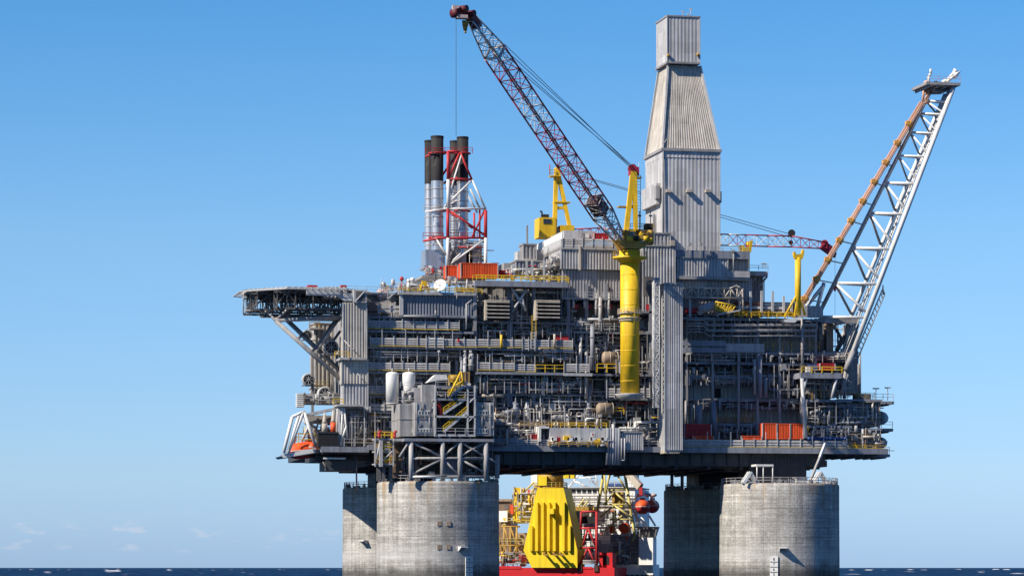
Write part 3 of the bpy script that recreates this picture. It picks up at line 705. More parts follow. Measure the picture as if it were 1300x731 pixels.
part('opening', 'black', dm, 908, 915, 493, 504, VD+3.2, .3); part('crate_shelf', 'brown', dm, 911, 957, 529, 536, 7.6, 2)
for (x, y) in ((963, 450), (980, 452), (991, 449), (1004, 455), (1007, 460), (997, 485), (898, 488)): lamp_small(dm, x, y, 5.0, 'light')
for (x0, x1, y0, y1, v0, v1, nh, nv, nb) in ((868, 1040, 404.5, 422, 6, 10, 40, 40, 4), (868, 1040, 448, 459, 6, 11, 40, 26, 8), (868, 960, 461, 476, 7, 11, 12, 10, 6), (868, 1060, 478, 489, 7, 11, 40, 16, 8), (868, 1060, 508, 520, 7, 11, 40, 22, 8), (905, 960, 538, 556, 6, 11, 26, 16, 6), (976, 1064, 462, 505, 6, 11, 34, 24, 8), (1018, 1080, 478, 506, 4, 9, 30, 26, 8), (1022, 1080, 509, 538, 4, 9, 44, 36, 10), (1026, 1080, 541, 558, 2, 8, 30, 26, 14), (1040, 1064, 408, 447, 7, 16, 4, 3, 0), (1030, 1080, 448, 460, 5, 10, 22, 12, 4)):
    fill(dm, x0, x1, y0, y1, v0, v1, nh, nv, nb, pal=PAL, w=[30, 20, 3, 1, 30, 16, 3, .8, 2, .3, 4, 3]); stanchions(dm, x0, x1, y0, y1, v0-.5, 11)
mb = MB()
for i in range(11):                                        # blue hose ends along the right deck edge
    a = P(1027+i*4.6, 558, 1); mb.lathe(a, [(.02,-.05),(.42, 0),(.42,.5),(.02,.55)], 10)
mb.build('hose_coupling', 'blue', dm)
# ------------------------------------------------------------------ right end module with domed tank ends
em = thing('end_module', 'grey clad block at the far right end with stubby walkways and domed vessel ends', 'module', (U(1095, 6), 6, zt_))
cladbox('upper_wall', 'cladding_grey', em, 1066, 1117, 513, 541, 6, 22, 2.4, .12); cladbox('lower_wall', 'cladding_grey', em, 1070, 1117, 546, 572, 5, 22, 2.4, .12)
cladbox('tall_casing', 'cladding_grey', em, 1064, 1089, 448, 500, 11, 6, 1.1, .15)
slab(em, 1064, 1120, 506.5, 4.5, 24); slab(em, 1066, 1120, 543, 4.5, 24); slab(em, 1070, 1120, 574, 3.5, 24)
slab(em, 1110, 1135, 509, 8, 12, .6, 'mid'); slab(em, 1100, 1134, 543.5, 8, 10, .6, 'mid'); slab(em, 1100, 1130, 576, 8, 10, .6, 'mid')
for x0, x1, y in ((1108, 1134, 508), (1119, 1133, 543), (1119, 1129, 575)): rail(em, x0, x1, y, 8.1, 'light', 1.3)
part('plant_room', 'dark', em, 1092, 1106, 499.5, 506.5, 7, 5)
for x, y in ((1112, 493), (1127, 492)):
    mb = MB(); mb.tube(P(x, 508, 9), P(x, y, 9), .08, 6); mb.beam(P(x-4, y, 9), P(x+4, y, 9), .25); mb.build('lamp_mast', 'grey', em)
for y, r in ((530.5, 1.45), (562, 1.25)):
    mb = MB(); c_ = P(1117, y, 12); mb.lathe(c_, [(r*math.cos(t*math.pi/12), r*1.25*math.sin(t*math.pi/12)) for t in range(0, 6)]+[(.05, r*1.25)], 20, 'x'); mb.build('vessel_dome', 'light', em)
brace(em, [(1068, 520, 1088, 540), (1072, 550, 1090, 566), (1092, 500, 1092, 448), (1090, 475, 1090, 506), (1090, 462, 1090, 498)], 5, 'mid', .2)
posts(em, (1067, 1095, 1116), 507, 574, 5.1, 'mid', .4)
rail(em, 1064, 1110, 506, 4.6, 'ochre', 1.3); rail(em, 1070, 1098, 572, 3.4, 'ochre', 1.4, r=.08)
fill(em, 1066, 1118, 508, 541, 4.6, 5.6, 20, 14, 4, pal=PAL, w=[30, 20, 6, 0, 20, 10, 3, 1, 2, 0, 4, 3]); fill(em, 1070, 1118, 544, 573, 3.6, 4.6, 16, 12, 8, pal=PAL, w=[30, 20, 6, 0, 20, 10, 6, 2, 2, 0, 4, 3])
# ------------------------------------------------------------------ clad shaft, lattice ladder column, upper clad buildings
V3 = -4.2
sh = thing('clad_shaft', 'tall pale ribbed metal shaft running down the front from roof to main deck', 'riser shaft', P(852, 572, V3))
cladbox('cladding', 'cladding', sh, 844, 866, 361, 571, V3, 5, .46, .13)
mb = MB(); mb.box(U(844, V3), U(866, V3)-.5, V3+.2, V3+4.8, P(852, 575, V3).z, P(852, 571, V3).z); mb.build('shaft_foot', 'beige', sh)
lc = thing('ladder_column', 'narrow pale lattice ladder column between the yellow pedestal and the tall clad shaft', 'ladder tower', P(833, 517, -3.6))
a, b = P(833, 517, -3.6), P(833, 353, -3.6); w_ = .55
ch0 = [a+Vector((sx*w_, sy*w_, 0)) for sx, sy in ((-1,-1),(1,-1),(1,1),(-1,1))]; ch1 = [Vector((c_.x, c_.y, b.z)) for c_ in ch0]
m1, m2 = MB(), MB(); lattice(ch0, ch1, 14, .13, .09, m1, m2); m1.build('upright', 'light', lc); m2.build('lattice_bracing', 'light', lc)
mb = MB(); mb.box(a.x-.45, a.x+.45, -3.2, -2.9, a.z, b.z); mb.build('back_plate', 'light', lc)
tb = thing('tall_clad_building', 'ribbed clad building just right of the yellow crane pedestal', 'clad building', P(836, 400, 6))
cladbox('main_wall', 'cladding', tb, 816, 857, 313, 395, 5, 14, .62, .2); cladbox('roof_house', 'cladding_grey', tb, 830, 851, 297, 313, 6, 6, .7, .16)
part('folded_screen', 'dark', tb, 817, 829, 351, 376, 3.6, .6)
part('vent_box', 'beige', tb, 851, 857, 305, 312, 4.6, .5)
slab(tb, 800, 862, 395, 4.6, 8); rail(tb, 814, 857, 313, 5.0, 'light', 1.1)
for x in (806, 820, 830): part('red_cabinet', 'red', tb, x, x+5, 386, 394, 5, 1)

cb = thing('compressor_building', 'broad two storey clad hall under the rear yellow crane with a handrailed roof', 'clad building', P(740, 378, 4))
cladbox('lower_wall', 'cladding_grey', cb, 714, 800, 343, 378, 5, 30, .62, .2, False)
cladbox('upper_wall', 'cladding', cb, 712, 800, 316, 342, 4.2, 26, .62, .2)
part('roof_band', 'grey', cb, 712, 800, 312, 317, 4.0, 26)
windwall(cb, 714, 790, 303, 312, 4.0, kick=False, m='grey', posts=12, slats=4)
mb = MB()                                                  # pale side parapet stepping back on the left flank
u = U(713, 4); za = P(713, 312, 4).z; zb2 = P(713, 303, 4).z
mb.box(u-.1, u+.1, 4.2, 30, za, zb2); mb.build('side_parapet', 'light', cb)
mb = MB(); mb.box(u+.3, u+.5, 5, 30, zb2, zb2+1.4); mb.build('roof_screen', 'white', cb)
part('roof_house', 'cladding', cb, 716, 757, 293, 303, 9, 12); part('vent_panel', 'mid', cb, 738, 742, 296, 302, 8.8, .3); part('vent_panel', 'white', cb, 743, 748, 297, 302, 8.8, .3)
mb = MB(); a = P(736, 343, 3.9); b = P(736, 312, 3.9); mb.box(a.x-.15, a.x+.15, 3.7, 4.1, a.z, b.z); mb.build('downpipe', 'beige', cb)
slab(cb, 714, 800, 378, 3.8, 9); rail(cb, 720, 788, 378, 3.8, 'light', 1.2)
for x in (728, 742, 756, 768):
    mb = MB(); a = P(x, 391, 4.5); b = P(x, 379, 4.5); mb.tube(a, b, .25, 8); mb.build('stub_column', 'light', cb)
for x, x2, m_ in ((727, 735, 'red'), (741, 751, 'red'), (757, 760, 'white'), (764, 767, 'light'), (774, 777, 'red')): part('drum_cabinet', m_, cb, x, x2, 386, 392, 5.5, 1.2)

# ------------------------------------------------------------------ drilling derrick
VDK = 7.0
dk = thing('drilling_derrick', 'towering windowless derrick clad in pale ribbed metal tapering to a box top', 'derrick', P(870, 318, VDK))
cladbox('lower_cladding', 'cladding', dk, 841, 914, 200, 322, VDK, 14, .8, .04, False)
cladbox('collar_band', 'cladding', dk, 841, 914, 191, 200.5, VDK-.1, 14.2, .8, .04, False)
zl = P(878, 191, VDK).z; zu = P(878, 80, VDK).z
x0, x1 = U(841, VDK), U(914, VDK); t0, t1 = U(848, VDK+3.5), U(889, VDK+3.5); va, vb, ta, tb_ = VDK, VDK+14, VDK+3.5, VDK+11
mb = MB(); q = .25
mb.hexa([(x0+q,va+q,zl),(x1-q,va+q,zl),(x1-q,vb-q,zl),(x0+q,vb-q,zl),(t0+q,ta+q,zu),(t1-q,ta+q,zu),(t1-q,tb_-q,zu),(t0+q,tb_-q,zu)])
q = .22
mb.corr((x0+q,va+q,zl),(x1-q,va+q,zl),(t1-q,ta+q,zu),(t0+q,ta+q,zu), 22, .07)
mb.corr((x0+q,vb-q,zl),(x0+q,va+q,zl),(t0+q,ta+q,zu),(t0+q,tb_-q,zu), 22, .07)
mb.corr((x1-q,va+q,zl),(x1-q,vb-q,zl),(t1-q,tb_-q,zu),(t1-q,ta+q,zu), 22, .07)
tp = mb.build('tapered_cladding', 'cladding_warm', dk)
mb = MB()
for p_, q_ in (((x0,va,zl),(t0,ta,zu)), ((x1,va,zl),(t1,ta,zu)), ((x0,vb,zl),(t0,tb_,zu))): mb = MB(); mb.beam(p_, q_, .4); mb.build('corner_flashing', 'light', tp)
pass
cladbox('crown_cladding', 'cladding', dk, 847, 888.5, 22, 79, VDK+2.5, 9, .7, .04)
part('crown_sill', 'mid', dk, 846.5, 889, 78.5, 81, VDK+2.3, 9.4)
mb = MB(); mb.box(x0-.3, x1+.3, va-.35, vb+.3, zl-.25, zl+.3); mb.build('gutter', 'mid', dk)
# boxed bay on the left flank
mb = MB(); zc0, zc1 = P(830, 262, VDK+6).z, P(830, 236, VDK+6).z
mb.box(x0-.9, x0+.3, VDK+1.5, VDK+13.5, zc0, zc1); mb.build('side_bay', 'cladding', dk)
part('bay_equipment', 'mid', dk, 833, 838, 236, 252, VDK+.6, 1.5)
for x in (848, 874, 898):
    a = P(x, 243, VDK-.1); mb = MB(); mb.box(a.x-.5, a.x+.5, VDK-.9, VDK+.1, a.z-.25, a.z+.3); mb.build('vent_hood', 'beige', dk)
for x, y in ((848.5, 71), (886, 70)):
    mb = MB(); a = P(x, y, VDK+2.2); mb.lathe(a, [(.02,-.3),(.3,-.2),(.3,.3),(.02,.4)], 10); mb.build('obstruction_light', 'ochre', dk)
for x, h in ((867, 8), (877, 11), (874, 5)):
    mb = MB(); a = P(x, 22, VDK+5); mb.tube(a, a+Vector((0,0,h*.155)), .07, 6); mb.box(a.x-.25, a.x+.25, a.y-.1, a.y+.1, a.z+h*.155-.3, a.z+h*.155); mb.build('mast', 'light', dk)
for y in (183,): 
    mb = MB(); a = P(842, y, VDK-.2); mb.tube(a, P(842, 300, VDK-.3), .1, 6); mb.tube(a, a+Vector((.9, -.3, 1.2)), .1, 6); mb.build('down_pipe', 'mid', dk)
mb = MB(); a = P(914, 262, VDK); mb.box(a.x-.1, a.x+.35, VDK, VDK+2, P(914, 257, VDK).z, P(914, 243, VDK).z); mb.build('side_box', 'mid', dk)
part('side_door', 'mid', dk, 829.5, 832, 272, 300, VDK+5, .4)

# ------------------------------------------------------------------ building at the derrick's foot
db = thing('substructure_building', 'stepped grey clad building at the derrick foot with a jutting walkway', 'clad building', P(910, 395, 6))
cladbox('upper_wall', 'cladding', db, 860, 924, 328, 351, 5.6, 12, .62, .2, False); cladbox('side_wall', 'cladding_grey', db, 922, 951, 326, 352, 7, 12, .7, .18, False)
cladbox('lower_wall', 'cladding_grey', db, 858, 954, 352, 400, 6.8, 22, .7, .18, False); cladbox('stair_annex', 'cladding_grey', db, 951, 970, 352, 402, 12, 8, .7, .18, False)
part('parapet', 'blue_grey', db, 857, 952, 318, 328, 5.4, 14); part('ledge', 'mid', db, 858, 952, 351, 355, 5.2, 1.6)
part('balcony', 'grey', db, 923, 952, 344, 352, 5.0, 2); 
mb = MB(); za, zb2 = P(960, 350, 8).z, P(960, 340.5, 8).z
mb.box(U(951, 8), U(975, 8), 8, 12, za, zb2-.6); mb.build('jutting_walkway', 'grey', db)
rail(db, 951, 975, 343, 8, 'mid', 1.0); rail(db, 862, 950, 318, 5.4, 'mid', .9)
brace(db, [(974, 351, 955, 374), (960, 352, 951, 362)], 9, 'mid', .2)
for x in (876, 890, 903, 931): 
    mb = MB(); mb.tube(P(x, 327, 5.2), P(x, 309 if x < 900 else 318, 5.2), .08, 6); zz_ = P(x, 309 if x < 900 else 318, 5.2).z; mb.box(P(x, 312, 5.2).x-.3, P(x, 312, 5.2).x+.3, 5, 5.4, zz_-.3, zz_+.1); mb.build('lamp_post', 'mid', db)
mb = MB(); mb.tube(P(931, 345, 5), P(931, 322, 5), .09, 6); mb.build('vent_pipe', 'light', db)
for x in (968, 971): 
    mb = MB(); mb.tube(P(x, 341, 9), P(x+1, 333, 9), .07, 5); mb.beam(P(x-2, 335, 9), P(x+3, 335, 9), .15); mb.build('camera_pole', 'mid', db)

# pipe deck: gantry truss, drill pipe rack, pale posts
gt = thing('pipe_gantry', 'beige lattice truss gantry with an arched end above the pipe deck', 'gantry', P(907, 382, 4))
za, zb2 = P(907, 378, 4).z, P(907, 366, 4).z; ua, ub = U(870, 4), U(944, 4); rise = P(907, 362, 4).z
mb = MB(); ux = U(926, 4)
for v in (4, 5.6):
    mb.path([(ua, v, zb2), (ux, v, zb2), (ux+1.6, v, rise), (ub-1.6, v, rise), (ub-.3, v, zb2), (ub, v, za-2.5)], .2, 6); mb.tube((ua, v, za), (ub, v, za), .2, 6)
mb.build('chord', 'beige', gt)
mb = MB(); n_ = 9
for i in range(n_):
    p_ = ua+(ub-ua)*i/n_; q_ = ua+(ub-ua)*(i+1)/n_
    mb.tube((p_, 4, za), (p_, 4, zb2), .14, 6); mb.tube((p_, 4, zb2 if i % 2 else za), (q_, 4, za if i % 2 else zb2), .14, 6); mb.tube((p_, 4, zb2), (p_, 5.6, zb2), .1, 6)
mb.build('lattice_bracing', 'beige', gt)
yg = thing('catwalk_machine', 'tilted yellow latticed machine arm lying in front of the pipe rack', 'pipe handler', P(920, 400, 3))
mb = MB()
c4 = [P(908, 383, 3), P(908, 392, 3), P(908, 383, 4.5), P(908, 392, 4.5)]; d4 = [P(934, 388, 3), P(926, 399, 3), P(934, 388, 4.5), P(926, 399, 4.5)]
c4 = [c4[0], c4[2], c4[3], c4[1]]; d4 = [d4[0], d4[2], d4[3], d4[1]]
m2 = MB(); lattice(c4, d4, 6, .16, .11, mb, m2); mb.build('chord', 'yellow', yg); m2.build('lattice_bracing', 'yellow', yg)
mb = MB(); mb.beam(P(912, 399, 2.8), P(938, 394, 2.8), .3); mb.build('skid_beam', 'light', yg)
mb = MB(); mb.tube(P(887, 394, 4.5), P(912, 386, 4.5), .9, 12); mb.tube(P(887, 394, 4.4), P(890, 399, 4.4), .5, 10); mb.build('hose_bend', 'grey', yg)
pr = thing('drill_pipe_rack', 'long rack of dark red brown drill pipes between upright pale posts', 'pipe rack', P(970, 402, 5))
mb = MB()
for row, (y, h) in enumerate(((383.5, 4), (394, 3))):
    for j in range(h):
        for k in range(5):
            a = P(932, y+j*2.2, 5.2+k*.5); b = P(1014, y+j*2.2, 5.2+k*.5); mb.tube(a, Vector((b.x, a.y, a.z)), .17, 6)
mb.build('drill_pipes', 'drill_steel', pr)
mb = MB(); a = P(935, 390, 5); mb.box(a.x, U(1012, 5), 5, 7.6, a.z-.25, a.z+.25); mb.build('rack_beam', 'light', pr)
for i, x in enumerate((876, 911, 925, 939, 953, 967, 981, 995, 1005)):
    mb = MB(); a = P(x, 402, 4.7); b = P(x, (375, 369, 368, 369, 370, 369, 369.5, 376, 380)[i], 4.7); mb.box(a.x-.22, a.x+.22, 4.6, 4.9, a.z, b.z); mb.build('upright', 'light', pr)
rail(pr, 932, 1008, 403, 4.4, 'yellow', 1.1, r=.075); rail(pr, 932, 1000, 402, 5, 'yellow', 1.2, r=.075)
mb = MB()
for i in range(22):
    x = random.uniform(932, 1005); a = P(x, 402, 4.6); mb.box(a.x, a.x+.5, 4.5, 4.9, a.z, a.z+random.uniform(.4, 1.2))
mb.build('rack_fittings', 'ochre', pr)
mb = MB(); pbox(mb, 872, 897, 391, 397, 5, 2); tag(mb.build('skip', 'red'), 'dull red skip on the pipe deck beneath the beige gantry', 'skip')
mb = MB(); a = P(1001, 407, 2.2); mb.prism([(U(994,2.2),2.2,P(1000,406,2.2).z),(U(1016,2.2),2.2,P(1000,402,2.2).z),(U(1016,2.2),2.2,P(1000,406,2.2).z)], (0,2,0)); mb.prism([(U(994,2.2),2.2,P(1000,406,2.2).z),(U(1012,2.2),2.2,P(1000,406,2.2).z),(U(1010,2.2),2.2,P(1000,409,2.2).z),(U(997,2.2),2.2,P(1000,409,2.2).z)], (0,2,0)); tag(mb.build('pale_chute', 'white'), 'small white tray sticking out at the foot of the yellow boom rest', 'tray')

# boom rest post
br = thing('boom_rest', 'lone yellow post with a forked top and slanted props on the right deck edge', 'boom rest', P(1013, 400, 3.5))
mb = MB(); mb.tube(P(1013, 400, 3.5), P(1013, 327, 3.5), .62, 14); mb.build('post', 'yellow', br)
mb = MB(); c_ = P(1013.5, 325, 3.5)
mb.prism([c_+Vector((-.8,-.5,-.6)), c_+Vector((.8,-.5,-.6)), c_+Vector((1.1,-.5,.5)), c_+Vector((1.1,-.5,1.3)), c_+Vector((.8,-.5,1.3)), c_+Vector((.6,-.5,.45)), c_+Vector((-.6,-.5,.25)), c_+Vector((-.75,-.5,.8)), c_+Vector((-1.1,-.5,.8)), c_+Vector((-1.05,-.5,.1))], (0, 1, 0)); mb.build('fork', 'yellow', br)
brace(br, [(1013, 372, 996, 402), (1013, 371, 1022, 400), (1013, 372, 1009, 401)], 3.3, 'yellow', .24, 'prop')

# ------------------------------------------------------------------ flare boom
fb = thing('flare_boom', 'long slanted lattice flare boom reaching up to the right beyond the platform', 'flare boom', P(1075, 480, 4))
VA, VN, VF = 7.0, 3.0, 11.0
A0, A1 = P(1040, 398, VA), P(1181, 116, VA)
N0, N1 = P(1074, 470, VN), P(1210, 112, VN)
F0, F1 = P(1061, 448, VF), P(1200, 120, VF)
def onl(p, q, y, v): 
    # point of segment p-q at photo row y
    lo, hi = 0., 1.
    for _ in range(40):
        m_ = (lo+hi)/2; r_ = p.lerp(q, m_); du, dv = r_.x-CU, r_.y-CV; fwd = math.sin(TH)*du+math.cos(TH)*dv
        py = 720-(r_.z-HC)*F/fwd
        if py > y: lo = m_
        else: hi = m_
    return p.lerp(q, lo)
mb = MB(); mb.tube(A0, A1, .42, 10); mb.build('chord', 'grey', fb)
mb = MB(); mb.tube(N0, onl(N0, N1, 446, VN), .62, 10); mb.build('chord', 'mid', fb)
mb = MB(); mb.tube(onl(N0, N1, 446, VN), N1, .5, 10); mb.build('chord', 'white', fb)
mb = MB(); mb.tube(F0, F1, .42, 10); mb.build('chord', 'white', fb)
ys = [128, 144, 168, 197.5, 232, 270.5, 314.5, 359]
nodes = [(onl(A0, A1, y, VA), onl(N0, N1, y+1.5, VN), onl(F0, F1, y+3, VF)) for y in ys]
nodes.append((P(1041, 402, VA), onl(N0, N1, 403, VN), onl(F0, F1, 405, VF)))
for i, (a, n_, f_) in enumerate(nodes):
    for q_ in (n_, f_):
        mb = MB(); mb.tube(a, q_, .30 if i > 3 else .22, 8); mb.build('cross_member', 'white', fb)
    if i+1 < len(nodes):
        a2, n2, f2 = nodes[i+1]
        mb = MB(); mb.tube(a, n2.lerp(n_, .12), .27 if i > 3 else .2, 8); mb.build('diagonal', 'white', fb)
        mb = MB(); mb.tube(a, f2.lerp(f_, .12), .27 if i > 3 else .2, 8); mb.build('diagonal', 'grey', fb)
        mb = MB(); mb.tube(n2, f2, .14, 6); mb.build('cross_member', 'light', fb)
# ladder and small pipes along the right chords
mb = MB()
for k, t in enumerate((.35, .5, .65)):
    mb.tube(N0.lerp(F0, t)+Vector((0,0,.4)), N1.lerp(F1, t)+Vector((0,0,.4)), (.13, .2, .12)[k], 6)
mb.build('flare_line', 'white', fb)
for i in range(42):
    mb = MB(); t = .18+.8*i/42; c_ = N0.lerp(F0, .5).lerp(N1.lerp(F1, .5), t); mb.box(c_.x-.3, c_.x+.3, c_.y-.6, c_.y+.6, c_.z+.2, c_.z+(.7 if i % 4 == 0 else .4)); mb.build('pipe_clamp', 'grey', fb)
# radiation-shielded pipe with flanges
O0, O1 = P(1012, 396, VA-1), P(1170, 131, VA-1)
mb = MB(); mb.tube(O0, O1, .58, 12); fp = mb.build('shielded_pipe', 'flare_orange', fb)
mb = MB()
for s in (-.62, .62): mb.tube(O0+Vector((s*.8, -.5, .3)), O1+Vector((s*.8, -.5, .3)), .07, 6)
mb.build('conduit', 'pinkish', fp)
for i in range(10):
    t = .06+.093*i; c_ = O0.lerp(O1, t); d_ = (O1-O0).normalized()
    mb = MB(); mb.tube(c_-d_*.6, c_+d_*.6, .72, 12); mb.box(c_.x-.8, c_.x-.1, c_.y-.7, c_.y+.1, c_.z-.1, c_.z+.6); mb.build('flange', 'flange_orange', fp)
    f_ = onl(A0, A1, 396-265*t+4, VA); mb = MB(); mb.tube(c_, f_, .13, 6); mb.build('standoff', 'grey', fb)
# platform at the tip
VT = 2.0
top = P(1196, 105, VT)
mb = MB(); mb.box(U(1176, VT), U(1219.5, VT), VT, VT+9, P(1196, 108, VT).z, P(1196, 104.5, VT).z)
for i in range(4):
    u = U(1180+i*10, VT); mb.box(u, u+.25, VT+.2, VT+8.8, P(1196, 111, VT).z, P(1196, 108, VT).z)
mb.prism([(U(1190,VT),VT+3,P(1196,108,VT).z),(U(1219,VT),VT+3,P(1196,108,VT).z),(U(1209,VT),VT+3,P(1196,113,VT).z),(U(1193,VT),VT+3,P(1196,114,VT).z)], (0,4,0)); mb.build('tip_platform', 'mid', fb)
mb = rail_mb(P(1177, 104.5, VT), P(1219, 104.5, VT), 1.2, .05); mb.build('railing', 'pinkish', fb)
mb = MB(); a = P(1196, 106, VT+4); mb.path([P(1196, 105, VT+3), P(1204, 101, VT+3), P(1212, 92, VT+3)], .38, 8); mb.tube(P(1209, 95.5, VT+3), P(1213.5, 89.5, VT+3), .2, 8, r2=.6); mb.build('flare_tip', 'white', fb)
mb = MB(); mb.path([P(1202, 104, VT+1), P(1212, 96.5, VT+1)], .3, 8); mb.tube(P(1211, 97, VT+1), P(1219, 91, VT+1), .65, 10, r2=.12); mb.build('flare_tip', 'white', fb)
mb = MB(); mb.path([P(1179, 105, VT+2), P(1179, 97, VT+2), P(1181.5, 94, VT+2), P(1181.5, 88, VT+2)], .26, 8); mb.build('vent_stack', 'white', fb)
mb = MB(); mb.box(U(1187, VT+2), U(1191, VT+2), VT+2, VT+3, P(1188, 104, VT).z, P(1188, 101, VT).z); mb.build('ignition_box', 'black', fb)
# caged frame where the shielded pipe meets the platform
mb = MB()
for xa, ya, xb, yb in ((1171, 131, 1174, 104), (1177, 131, 1180, 108), (1171, 131, 1177, 131), (1172, 120, 1179, 118), (1174, 104, 1180, 104), (1171, 131, 1179, 118)): mb.tube(P(xa, ya, VA-1), P(xb, yb, VA-1), .24, 6)
mb.build('access_frame', 'flare_orange', fb)
# access ladder hanging off the lower right, and base frame
mb = MB()
for (xa, ya, xb, yb) in ((1085, 451, 1121, 366), (1089, 455, 1123, 374), (1121, 366, 1123, 374), (1121, 362, 1121, 374)): mb.tube(P(xa, ya, VN), P(xb, yb, VN), .14, 6)
for i in range(14):
    t = i/14; mb.tube(P(1085+36*t, 451-85*t, VN), P(1089+34*t, 455-81*t, VN), .1, 5)
mb.build('access_ladder', 'mid', fb)
for xa, xb, y0, y1, v, m_ in ((1042, 1090, 404, 410, 6, 'mid'), (1050, 1058, 410, 448, 8, 'brown'), (1074, 1089, 412, 500, 9, 'mid'), (1040, 1078, 447, 452, 6, 'mid')): part('base_frame', m_, fb, xa, xb, y0, y1, v, 2)
brace(fb, [(1062, 447, 1075, 424), (1058, 412, 1074, 440), (1089, 412, 1078, 446)], 9.5, 'dark', .35); brace(fb, [(1036, 396, 1046, 359), (1021, 392, 1046, 362)], 5.5, 'light', .4, 'foot_strut')
brace(fb, [(1074, 470, 1069, 500), (1068, 500, 1078, 470)], 3.5, 'mid', .4)
mb = MB(); a = P(1060, 367, 6); mb.tube(P(1060, 318, 6), P(1060, 400, 6), .035, 5); mb.build('hanging_wire', 'rope', fb)
mb = MB(); mb.lathe(a, [(.02,-.5),(.25,-.3),(.25,.3),(.02,.5)], 10); mb.build('wire_ball', 'red', fb)
fill(fb, 1042, 1090, 404, 412, 6.2, 8, 14, 6, 4, pal=PAL, w=[30, 20, 6, 0, 20, 10, 6, 0, 2, 0, 4, 3])

# ------------------------------------------------------------------ cranes
def boom_axes(hp, tp, w, h):
    d = (tp-hp).normalized(); s = d.cross(Vector((0,0,1))).normalized(); n_ = s.cross(d).normalized()
    def sect(t, k, kh=None, off=0.):
        c_ = hp.lerp(tp, t); kh = k if kh is None else kh
        return [c_+s*w/2*k*sx+n_*h/2*kh*sy+n_*off for sx, sy in ((-1,-1),(1,-1),(1,1),(-1,1))]
    return d, s, n_, sect
c1 = thing('pedestal_crane', 'big front crane on a fat yellow column with maroon and silver lattice boom', 'crane', P(799, 505, -1.6))
VC = -1.6
mb = MB(); a, b = P(799.5, 503, VC), P(799.5, 330, VC); mb.tube(a, b, 1.88, 40)
for k in range(1, 9): c_ = a.lerp(b, k/9); mb.lathe(c_, [(1.86, -.09), (1.905, -.05), (1.905, .05), (1.86, .09)], 40, caps=False)
pd = mb.build('pedestal', 'yellow', c1)
mb = MB()
for y in (398, 404, 407): c_ = P(799.5, y, VC); mb.tube(c_-Vector((0,0,.12)), c_+Vector((0,0,.12)), 2.25 if y != 407 else 2.1, 32)
mb.build('collar', 'beige', pd)
mb = MB(); c_ = P(799.5, 399, VC)
for i in range(22):
    t = 2*math.pi*i/22; q = c_+Vector((math.cos(t)*2.4, math.sin(t)*2.4, 0)); t2 = 2*math.pi*(i+1)/22; q2 = c_+Vector((math.cos(t2)*2.4, math.sin(t2)*2.4, 0)); mb.beam(q, q+Vector((0,0,1)), .08); mb.beam(q+Vector((0,0,1)), q2+Vector((0,0,1)), .08); mb.beam(q+Vector((0,0,.5)), q2+Vector((0,0,.5)), .08)
mb.build('railing', 'beige', pd)
mb = MB(); c_ = P(799.5, 505, VC); mb.lathe(c_, [(2.9,.8),(2.9,.6),(2.2,-.2),(1.9,-.4)], 28); mb.build('foot_flange', 'grey', pd)
mb = MB(); c_ = P(799.5, 331, VC); mb.lathe(c_, [(1.9,-.6),(2.5,.2),(3.4,.35),(3.4,.7),(2.1,.75),(2.1,2.)], 32); mb.build('top_flange', 'yellow', pd)
mb = MB(); c_ = P(799.5, 329, VC)
for i in range(24):
    t = 2*math.pi*i/24; t2 = 2*math.pi*(i+1)/24; q = c_+Vector((math.cos(t)*3.3, math.sin(t)*3.3, .3)); q2 = c_+Vector((math.cos(t2)*3.3, math.sin(t2)*3.3, .3)); mb.beam(q, q+Vector((0,0,1.1)), .07); mb.beam(q+Vector((0,0,1.1)), q2+Vector((0,0,1.1)), .07)
mb.build('railing', 'ochre', pd)
mb = MB(); c_ = P(799.5, 320, VC); mb.tube(c_-Vector((0,0,.5)), c_+Vector((0,0,.4)), 2.0, 32); mb.build('slew_ring', 'black', c1)
mb = MB(); z0, z1 = P(800, 317, VC).z, P(800, 306, VC).z
mb.hexa([(c_.x-1.9,VC-2,z0),(c_.x+1.9,VC-2,z0),(c_.x+1.9,VC+2,z0),(c_.x-1.9,VC+2,z0),(c_.x-3.0,VC-2.2,z1),(c_.x+4.3,VC-2.2,z1),(c_.x+4.3,VC+2.2,z1),(c_.x-3.0,VC+2.2,z1)]); mb.build('slew_platform', 'ochre', c1)
part('machinery_house', 'ochre', c1, 799, 823, 291, 307, VC-.6, 3.2)
part('winch_cabinet', 'ochre', c1, 815, 830, 296, 310, VC-1.8, 2.2); part('exhaust_box', 'black', c1, 820, 829, 284, 292, VC-.5, 2)
cabo = part('operator_cab', 'yellow', c1, 796, 807, 292, 306, VC-2.4, 2.2); part('cab_window', 'glass', cabo, 797, 806, 293.5, 300, VC-2.47, .1)
part('blue_drum', 'blue', c1, 824, 829, 303, 308, VC-2, 1)
mb = rail_mb(P(795, 306, VC-2.2), P(829, 306, VC-2.2), 1.2, .06); mb.build('railing', 'ochre', c1)
mb = rail_mb(P(800, 291, VC-.5), P(830, 291, VC-.5), 1.1, .06); mb.build('railing', 'ochre', c1)
for x in (812, 826):
    mb = MB(); mb.tube(P(x, 291, VC), P(x, 268, VC), .09, 6); mb.box(P(x, 272, VC).x-.3, P(x, 272, VC).x+.3, VC-.2, VC+.2, P(x, 275, VC).z, P(x, 273, VC).z); mb.build('aerial_mast', 'mid', c1)
mb = MB()
for v in (VC-1.4, VC+1.4):
    g = .65
    mb.beam(P(794, 302, v), P(803.5, 218, v*.4+VC*.6), .95, .8); mb.beam(P(807, 292, v), P(805.5, 218, v*.4+VC*.6), .8, .8)
